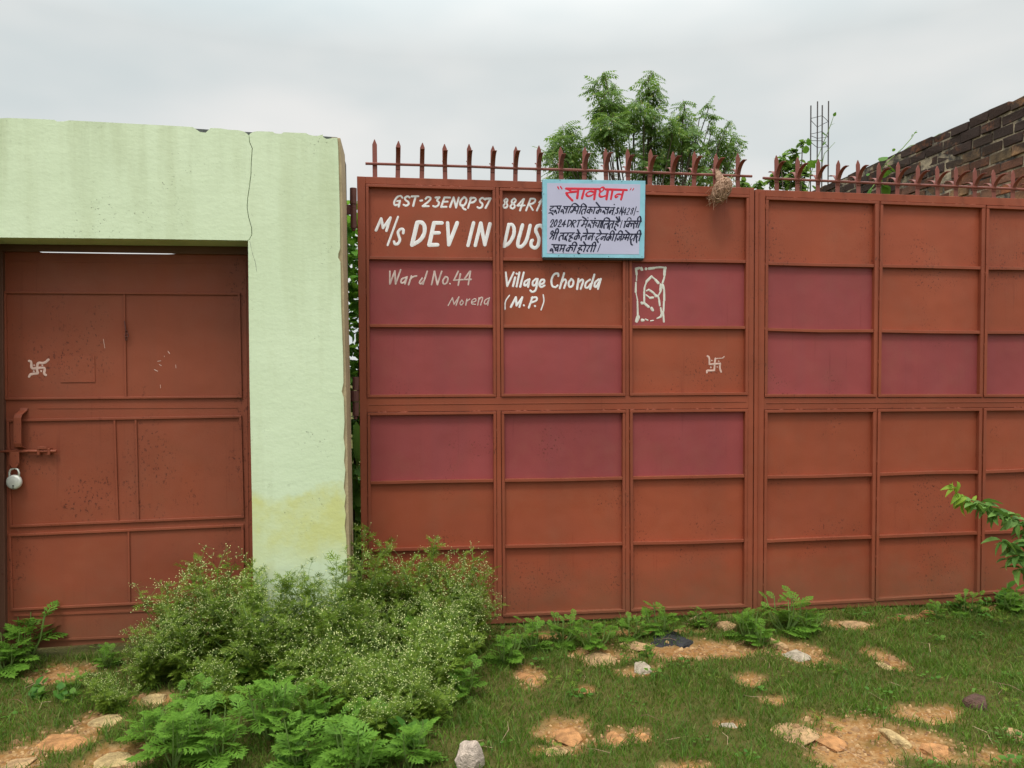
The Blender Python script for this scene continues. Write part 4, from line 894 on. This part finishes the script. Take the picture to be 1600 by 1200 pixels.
for src, x_, y_, rz, s_, lab in (
    (protoA, 262, 1058, 1.2, .80, 'rounded white flowered weed, leftmost large one before the door'),
    (protoA, 385, 1062, 2.5, .92, 'white flowered weed against the lower right corner of the door'),
    (protoA, 300, 1068, 3.9, .70, 'white flowered weed spilling forward from the door clump'),
    (protoA, 232, 1072, 5.1, .52, 'small white flowered weed at the left fringe of the door clump'),
    (protoB, 470, 1066, 2.2, .80, 'green flowered weed before the pale green pillar foot'),
    (protoB, 520, 1064, 4.0, .92, 'upright flowered weed covering the right edge of the pillar foot'),
    (protoB, 612, 1006, 1.0, .86, 'flowered weed before the lettered leaf, just right of the hinge post'),
    (protoB, 662, 1008, 5.2, .88, 'flowered weed under the first lower panel of the lettered leaf'),
    (protoA, 712, 1008, .6, .90, 'flowered weed at the first stile of the lettered leaf'),
    (protoA, 738, 1016, 2.0, .62, 'flowered weed ending the clump, right of the first stile'),
    (protoB, 440, 1080, .4, .62, 'mid clump flowered weed between door and pillar'),
    (protoA, 600, 1050, 4.4, .62, 'flowered weed in the middle of the clump before the hinge post'),
    (protoC, 560, 1080, 2.7, 1.1, 'low flowered weed in front of the pillar right edge'),
    (protoC, 690, 1070, .9, 1.0, 'low flowered weed at the clump front under the first panel column'),
    (protoC, 500, 1085, 4.2, .9, 'low flowered weed before the pillar middle'),
    (protoC, 655, 1050, 5.5, 1.1, 'flowered weed half hidden inside the gate clump'),
    (protoC, 610, 1130, 1.1, .85, 'low flowered weed in front below the first panel column'),
    (protoC, 545, 1120, 5.8, .80, 'low flowered weed in front below the hinge post'),
    (protoC, 670, 1125, 3.6, .70, 'low flowered weed at the front right of the clump'),
    (protoB, 415, 1074, 1.5, .70, 'green flowered weed at the pillar left edge'),
    (protoA, 540, 1070, 3.1, .62, 'white flowered weed before the pillar right edge'),
    (protoA, 680, 1035, 5.9, .70, 'white flowered weed before the middle of the first panel column'),
    (protoB, 425, 1072, 5.2, .80, 'thin flowered weed against the lower left corner of the pillar'),
    (protoB, 497, 1070, .9, .78, 'thin flowered weed against the middle of the pillar foot'),
    (protoC, 480, 1120, .3, .8, 'low flowered weed rising among the bottom lobed weeds'),
    (protoC, 345, 1105, 2.4, .7, 'low flowered weed in front of the door clump'),
    (protoC, 590, 1160, 4.9, .7, 'low flowered weed near the bottom, left of the pale rock'),
    (protoC, 175, 1105, 3.3, .5, 'tiny flowered weed among stones at lower left')):
    copy_thing(src, gp(x_, y_), rz, s_, lab, FG)
LG = 'lobed leafy weeds'
lp = leafy('leafy_weed', gp(420, 1150), 'large bright lobed leaf weed in front of the flowered clump', .30, .22, 5, 40, .17, stems=6); lp['group'] = LG
lq = leafy('leafy_weed', gp(833, 1012), 'rounded lobed leaf weed at the gate foot right of the clump', .17, .17, 15, 46, .105, T_LOBEBIG, stems=8); lq['group'] = LG
for src, x_, y_, rz, s_, lab in (
    (lp, 270, 1195, 1.1, .85, 'bright lobed weed at the bottom edge, lower left of centre'),
    (lp, 345, 1190, 2.7, .8, 'lobed weed at the bottom edge below the door right side'),
    (lp, 470, 1200, 4.0, .75, 'lobed weed at the bottom edge below the pillar'),
    (lp, 555, 1215, 5.2, .9, 'lobed weed at the bottom edge left of the pale rock'),
    (lp, 385, 1060, .2, .75, 'darker lobed weed sheltered under the door clump'),
    (lp, 665, 1042, 3.0, .9, 'lobed weed rising inside the gate clump'),
    (lp, 45, 1030, 2.1, 1.0, 'lobed weed at the far left before the door'),
    (lp, 10, 1050, 3.5, .8, 'lobed weed cut by the left photo edge'),
    (lp, 725, 1085, 1.7, .62, 'lobed weed at the right front of the gate clump'),
    (lp, 300, 1130, 2.2, .62, 'lobed weed between the door clump and the bottom left weeds'),
    (lp, 235, 1165, .7, .66, 'lobed weed at lower left beside the pale yellow stone'),
    (lp, 500, 1145, 3.3, .70, 'lobed weed in front of the clump below the pillar middle'),
    (lp, 590, 1160, 5.0, .72, 'lobed weed in front of the clump below the hinge post'),
    (lp, 640, 1200, .4, .66, 'lobed weed at the bottom edge just left of the pale rock'),
    (lp, 440, 1095, 4.6, .62, 'lobed weed at the clump front before the pillar left edge'),
    (lp, 620, 1120, 2.0, .55, 'small lobed weed in the clump front below the first panel column'),
    (lq, 930, 1008, 2.0, 1.15, 'lobed weed at the gate foot under the second panel column'),
    (lq, 1035, 988, 1.0, 1.15, 'lobed weed rising behind the black slab'),
    (lq, 985, 996, 4.2, .85, 'small dull lobed weed left of the black slab'),
    (lq, 1165, 990, 3.1, 1.15, 'lobed weed under the meeting line of the gate leaves'),
    (lq, 1228, 985, 5.0, 1.35, 'lobed weed below the first panel of the unlettered leaf'),
    (lq, 1190, 1004, 0.6, .95, 'low lobed weed just in front of the meeting line'),
    (lq, 1012, 1022, 2.6, .45, 'tiny bright lobed weed beside the white stone'),
    (lq, 1100, 975, 1.4, .75, 'tiny lobed weed tight under the third panel column'),
    (lq, 880, 1000, 4.7, 1.0, 'lobed weed at the gate foot between the clump and the second column'),
    (lq, 1265, 985, 2.2, .9, 'lobed weed at the gate foot right of the largest one'),
    (lq, 1465, 962, .3, .7, 'lobed weed at the foot of the second column of the unlettered leaf'),
    (lq, 1510, 955, 3.7, .9, 'lobed weed below the right stile of the unlettered leaf'),
    (lq, 1585, 952, 1.9, 1.0, 'lobed weed at the right photo edge under the sapling'),
    (lq, 790, 1030, 2.9, 1.1, 'lobed weed at the right fringe of the flowered clump'),
    (lp, 310, 1165, 3.0, .6, 'lobed weed amid the bottom weeds below the door'),
    (lp, 530, 1175, 1.3, .62, 'lobed weed amid the bottom weeds below the pillar right edge'),
    (lq, 110, 1080, 5.5, .6, 'small lobed weed in front of the door left half'),
    (lq, 170, 1040, .9, .7, 'small lobed weed at the left edge of the door clump')):
    if lab: copy_thing(src, gp(x_, y_), rz, s_, lab, LG)
RG = 'round leaved seedlings'
r1 = leafy('seedling', gp(60, 1085), 'round leaved seedling at the left, before the door', .10, .12, 3, 16, .06, T_ROUND, 'vine', 4); r1['group'] = RG
for x_, y_, rz, s_, lab in ((105, 1092, 1, .9, 'round leaved seedling beside the small lobed weed at left'), (645, 1165, 2, 1.6, 'broad leaved seedling in front of the clump near the pale rock'), (460, 1190, 3, 1.3, 'broad leaved seedling among the bottom lobed weeds'),
    (1490, 952, 4, 1.1, 'round leaved seedling at the foot of the unlettered leaf'), (1575, 945, 5, 1.9, 'tall round leaved seedling near the right photo edge'), (1540, 940, 0.5, .9, 'low round leaved seedling left of the tall one at right'), (700, 1075, 1.5, 1.0, 'pale seedling at the right foot of the gate clump')):
    copy_thing(r1, gp(x_, y_), rz, s_, lab, RG)

# sapling branch reaching in from the right
YS = -.75; q = random.Random(17)
sp0 = W(1750, 1000, YS); sp0.z = 0
sap = empty('sapling', sp0, 'young sapling arching in from the right edge with curled yellow green tip', 'sapling')
def S_(px, py, dy=0): return W(px, py, YS + dy)
tb = MB(); tb.tube([sp0 - Vector((0, 0, .03)), S_(1735, 960), S_(1690, 890), S_(1640, 845), S_(1590, 815), S_(1548, 792), S_(1515, 780), S_(1496, 772), S_(1490, 760)], [.012, .011, .009, .007, .005, .004, .003, .002, .0015], 6)
tb.tube([S_(1640, 845), S_(1610, 862), S_(1580, 872)], [.005, .004, .002], 5); tb.tube([S_(1690, 890), S_(1640, 900), S_(1595, 890)], [.005, .004, .002], 5); tb.build('stem', M['stem'], sap)
tip = Leaves()
for (x_, y_, a, s_) in ((1492, 762, 170, .075), (1490, 765, 195, .06), (1488, 757, 150, .06), (1495, 760, 250, .06), (1500, 772, 200, .08), (1505, 775, 225, .085), (1510, 778, 195, .075), (1512, 782, 250, .07), (1498, 780, 190, .07), (1506, 785, 235, .06), (1515, 783, 280, .07), (1508, 778, 130, .06), (1520, 784, 60, .05), (1495, 752, 265, .07), (1503, 790, 260, .06), (1590, 820, 300, .05), (1596, 822, 330, .06)):
    tip.add(S_(x_, y_, q.uniform(-.03, .03)), (math.cos(R(a)), q.uniform(-.7, .1), math.sin(R(a))), s_, q.uniform(-.8, .8))
tip.build('young_leaves', T_FOLD, M['tip'], sap)
lv = Leaves()
for (x_, y_) in [(1522, 784), (1530, 788), (1540, 790), (1550, 795), (1560, 800), (1572, 806), (1585, 812), (1598, 818), (1612, 826), (1630, 838), (1650, 850), (1600, 865), (1580, 872), (1590, 868), (1620, 858), (1595, 890), (1612, 895), (1640, 900), (1565, 845), (1590, 856), (1608, 842), (1578, 850), (1602, 836)]:
    for k in range(6):
        a = R(q.uniform(150, 250)) if k % 2 else R(q.uniform(-60, 30))
        lv.add(S_(x_ + q.uniform(-6, 6), y_ + q.uniform(-4, 4), q.uniform(-.05, .05)), (math.cos(a), q.uniform(-.9, .4), math.sin(a) * .8), q.uniform(.070, .120), q.uniform(-1, 1))
lv.build('foliage', bend(ovate(.20, .10), .35), M['sapling'], sap)

# ------------------------------------------------------------------ stones
STM = {k: simple(k + ' stone', c_, .95, .42, 26, 1.0, .012) for k, c_ in (('tan', (.43, .27, .135)), ('orange', (.44, .215, .085)), ('white', (.42, .35, .26)), ('pink', (.50, .40, .33)), ('yellow', (.48, .34, .16)), ('black', (.035, .035, .038)), ('brown', (.11, .06, .045)), ('grey', (.40, .37, .32)))}
def stone(px, py, wpx, dpx, hm, kind, label, name='stone', cat='stone', rot=None, up_=0, seed=None, grp=None):
    q = random.Random(seed if seed is not None else int(px * 7 + py)); p = gp(px, py); sc = (G(px + 1, py) - G(px, py)).length
    rx = wpx / 2 * sc; ry = max(.02, (G(px, py - dpx / 2) - G(px, py + dpx / 2)).length / 2)
    bm = bmesh.new(); bmesh.ops.create_icosphere(bm, subdivisions=3, radius=1); vs = []
    cuts = [(Vector((q.gauss(0, 1), q.gauss(0, 1), q.gauss(0, .6))).normalized(), q.uniform(.55, .85)) for _ in range(9)]
    cuts.append((Vector((q.uniform(-.2, .2), q.uniform(-.2, .2), 1)).normalized(), .62))
    ca, sa = math.cos(rot or 0), math.sin(rot or 0)
    for v_ in bm.verts:
        c = v_.co.copy()
        for n_, d_ in cuts:
            e_ = c.dot(n_) - d_
            if e_ > 0: c -= n_ * e_
        c += v_.co * (.02 * math.sin(v_.co.x * 13 + px) + .02 * math.cos(v_.co.y * 11 + v_.co.z * 9))
        x, y = c.x * rx * 1.3, c.y * ry * 1.3; x, y = x * ca - y * sa, x * sa + y * ca
        vs.append((p.x + x, p.y + y, p.z + c.z * hm * (1.4 if c.z > 0 else .8) + up_))
    fs = [tuple(v_.index for v_ in f.verts) for f in bm.faces]; bm.free()
    mb = MB(); mb.add(vs, fs); o = mb.build(name, STM[kind], None, False, p)
    for pol in o.data.polygons: pol.use_smooth = q.random() < .0
    return tag(o, label, cat, grp)
stone(731, 1196, 40, 20, .105, 'pink', 'pale pinkish upright rock at the bottom edge', 'rock', 'rock')
stone(1050, 996, 68, 24, .020, 'black', 'black slate like slab lying under the third panel column', 'slab', 'slab')
stone(1003, 1041, 27, 12, .022, 'white', 'small white stone in front of the black slab')
stone(1245, 1014, 36, 15, .020, 'white', 'flat whitish stone below the unlettered gate leaf')
stone(1208, 1000, 30, 18, .030, 'tan', 'tan stone tucked beside the lobed weed under the unlettered leaf')
stone(935, 1021, 58, 22, .016, 'tan', 'flat tan stone in front of the second panel column')
stone(990, 1006, 42, 14, .014, 'tan', 'flat tan stone just left of the black slab')
stone(826, 1053, 34, 26, .014, 'orange', 'flat orange brick piece at the right front of the weed clump', rot=.5)
stone(1135, 976, 24, 10, .026, 'tan', 'small tan stone close under the gate near the meeting line')
stone(884, 1140, 42, 28, .014, 'orange', 'flat orange stone in the turf, lower centre')
stone(962, 1143, 26, 18, .014, 'orange', 'left of two orange stone pieces side by side in the turf')
stone(1003, 1144, 34, 16, .014, 'orange', 'right of two orange stone pieces side by side in the turf')
stone(868, 1166, 44, 14, .012, 'tan', 'low tan stone below the flat orange one, lower centre')
stone(1243, 1140, 58, 26, .018, 'tan', 'cracked tan stone at the left of the bare earth patch')
stone(1290, 1148, 46, 22, .016, 'orange', 'orange stone in the left of the bare earth patch')
stone(1395, 1145, 26, 26, .022, 'yellow', 'yellowish brick end standing in the bare earth patch')
stone(1462, 1168, 50, 18, .016, 'orange', 'orange stone on the right of the bare earth patch')
stone(1524, 1097, 36, 15, .042, 'brown', 'dark brown rounded stone in the turf at right')
stone(1590, 1150, 26, 18, .024, 'tan', 'tan stone at the right photo edge')
stone(165, 1120, 46, 20, .020, 'yellow', 'yellowish flat stone left of the bottom weeds')
stone(95, 1148, 66, 22, .018, 'orange', 'long orange stone at lower left')
stone(185, 1176, 56, 24, .020, 'yellow', 'pale yellow stone at the bottom left')
stone(212, 1188, 26, 12, .020, 'tan', 'small tan stone beside the pale yellow one')
stone(30, 1182, 50, 20, .014, 'tan', 'tan stone cut by the lower left corner')
stone(240, 1092, 44, 14, .022, 'yellow', 'yellowish stone under the fringe of the door clump')
stone(1332, 970, 44, 8, .018, 'tan', 'flat tan stone along the foot of the unlettered leaf')
stone(1450, 957, 26, 6, .020, 'orange', 'small orange stone at the foot of the unlettered leaf')
stone(1381, 1036, 16, 10, .016, 'yellow', 'little yellowish stone in the turf right of centre')
stone(1070, 1199, 34, 10, .016, 'orange', 'orange stone at the bottom edge right of the rock')
stone(1140, 1122, 26, 8, .014, 'white', 'thin whitish chip in the turf')
# loose pebbles on bare earth: nobody could count them
q = random.Random(23); mb = MB()
for cx, cy, rx, ry in BE:
    for i in range(int(120 * rx * ry / .03) + 18):
        a, r_ = q.uniform(0, 6.28), math.sqrt(q.random()); x, y = cx + math.cos(a) * r_ * rx, cy + math.sin(a) * r_ * ry; s_ = q.uniform(.003, .011) * (q.uniform(1.5, 3.2) if q.random() < .06 else 1); z = gz(x, y)
        vs = [(x + s_ * q.uniform(.6, 1.3) * math.cos(k * 1.256), y + s_ * q.uniform(.6, 1.2) * math.sin(k * 1.256), z - .002) for k in range(5)]; vs += [(lerp(x, v_[0], .55), lerp(y, v_[1], .55), z + s_ * q.uniform(.25, .55)) for v_ in vs]
        mb.add(vs, [(5, 6, 7, 8, 9)] + [(k, (k + 1) % 5, (k + 1) % 5 + 5, k + 5) for k in range(5)])
m, t, b = newmat('pebble'); g = N(t, 'ShaderNodeNewGeometry')
t.links.new(ramp(t, g.outputs['Random Per Island'], 0, 1, (.17, .08, .032, 1), (.48, .30, .14, 1)), b.inputs['Base Color']); b.inputs['Roughness'].default_value = .9
tag(mb.build('pebbles', m, None, recalc=False), 'loose pebbles and crumbs strewn over the bare earth patches', 'pebbles', kind='stuff')

# ------------------------------------------------------------------ grass
n = 330000
gx = rng.uniform(-4.2, 6.2, n); gy = -3.3 + 3.32 * rng.uniform(0, 1, n)
tuft = np.sin(gx * 61 + 2.3 * np.sin(gy * 37)) * np.sin(gy * 67 + 1.9 * np.sin(gx * 43)); keep = (turf(gx, gy) + .42 * tuft > .50) & (rng.uniform(0, 1, n) < turf(gx, gy) ** .7 * np.clip(.80 + .5 * n2(gx, gy, 2.2), .25, 1))
leftside = gx < -1.05; keep &= ~(leftside & (gy > -.2)); gx, gy = gx[keep], gy[keep]; n = len(gx)
bx = rng.uniform(-1.0, 5.2, 34000); by = rng.uniform(.32, 1.1, 34000)                # tall grass added behind the gate to darken the gap under it
gx = np.concatenate([gx, bx]); gy = np.concatenate([gy, by]); n = len(gx)
hgt = rng.uniform(.016, .048, n) * (.75 + .45 * (n2(gx, gy, 1.7) + .5)) * np.where(rng.uniform(0, 1, n) < .06, 1.6, 1) * np.where(gy > .05, 4.5, 1)
az = rng.uniform(0, 2 * np.pi, n); ln_ = hgt * rng.uniform(.3, 1.3, n); fz = ground_z(gx, gy) - .004
wv = rng.uniform(.0013, .0027, n)
b0 = np.stack([gx, gy, fz], 1); dirv = np.stack([np.cos(az), np.sin(az), np.zeros(n)], 1)
fa = rng.uniform(0, 2 * np.pi, n); side = np.stack([np.cos(fa), np.sin(fa), np.zeros(n)], 1) * wv[:, None]
md = b0 + dirv * (ln_ * .32)[:, None] + np.array([0, 0, 1]) * (hgt * .62)[:, None]; tp = b0 + dirv * ln_[:, None] + np.array([0, 0, 1]) * hgt[:, None]
V = np.stack([b0 - side, b0 + side, md + side * .8, md - side * .8, tp], 1).reshape(-1, 3)
base_i = (np.arange(n) * 5)[:, None]
LI = (np.array([0, 1, 2, 3, 3, 2, 4])[None, :] + base_i).ravel(); SZ = np.tile(np.array([4, 3]), n)
tag(npmesh('grass', V, LI, SZ, M['grass']), 'short green turf with bare patches in front of the gate', 'grass', kind='stuff')

# low creeping weeds and dead stalks mixed into the turf
q = random.Random(77); lv = Leaves(); l2 = Leaves(); ds_ = MB()
for i in range(420):
    x, y = q.uniform(-3.6, 5.6), q.uniform(-2.6, -.05)
    if float(turf(np.array([x]), np.array([y]))[0]) < .25 or float(n2(np.array([x]), np.array([y]), 1.4)[0]) < -.25: continue
    z = gz(x, y); k = q.randint(4, 12); sz = q.uniform(.012, .030); tgt = lv if q.random() < .6 else l2
    for j in range(k):
        a = q.uniform(0, 6.28); r_ = q.uniform(0, .06); tgt.add((x + math.cos(a) * r_, y + math.sin(a) * r_, z + q.uniform(.008, .035)), (math.cos(a), math.sin(a), q.uniform(-.1, .6)), sz * q.uniform(.7, 1.4) * (1 if tgt is lv else 1.7), q.uniform(-.5, .5))
for i in range(150):
    x, y = q.uniform(-3.4, 5.4), q.uniform(-2.4, -.05); z = gz(x, y); a = q.uniform(0, 6.28); l_ = q.uniform(.04, .16)
    p0_ = Vector((x, y, z + .012)); ds_.tube([p0_, p0_ + Vector((math.cos(a) * l_ * .5, math.sin(a) * l_ * .5, q.uniform(.0, .03))), p0_ + Vector((math.cos(a + .3) * l_, math.sin(a + .3) * l_, q.uniform(-.005, .03)))], [.0014, .0012, .0007], 3)
tag(lv.build('creeping_weeds', T_ROUND, M['vine']), 'tiny round leaved creeping weeds mixed into the turf', 'ground cover', kind='stuff')
tag(l2.build('creeping_weeds', T_FINE, M['weed']), 'tiny feathery weeds mixed into the turf', 'ground cover', kind='stuff')
tag(ds_.build('dead_stalks', M['straw'], None, recalc=False), 'dry dead stalks lying over the turf and soil', 'stalks', kind='stuff')
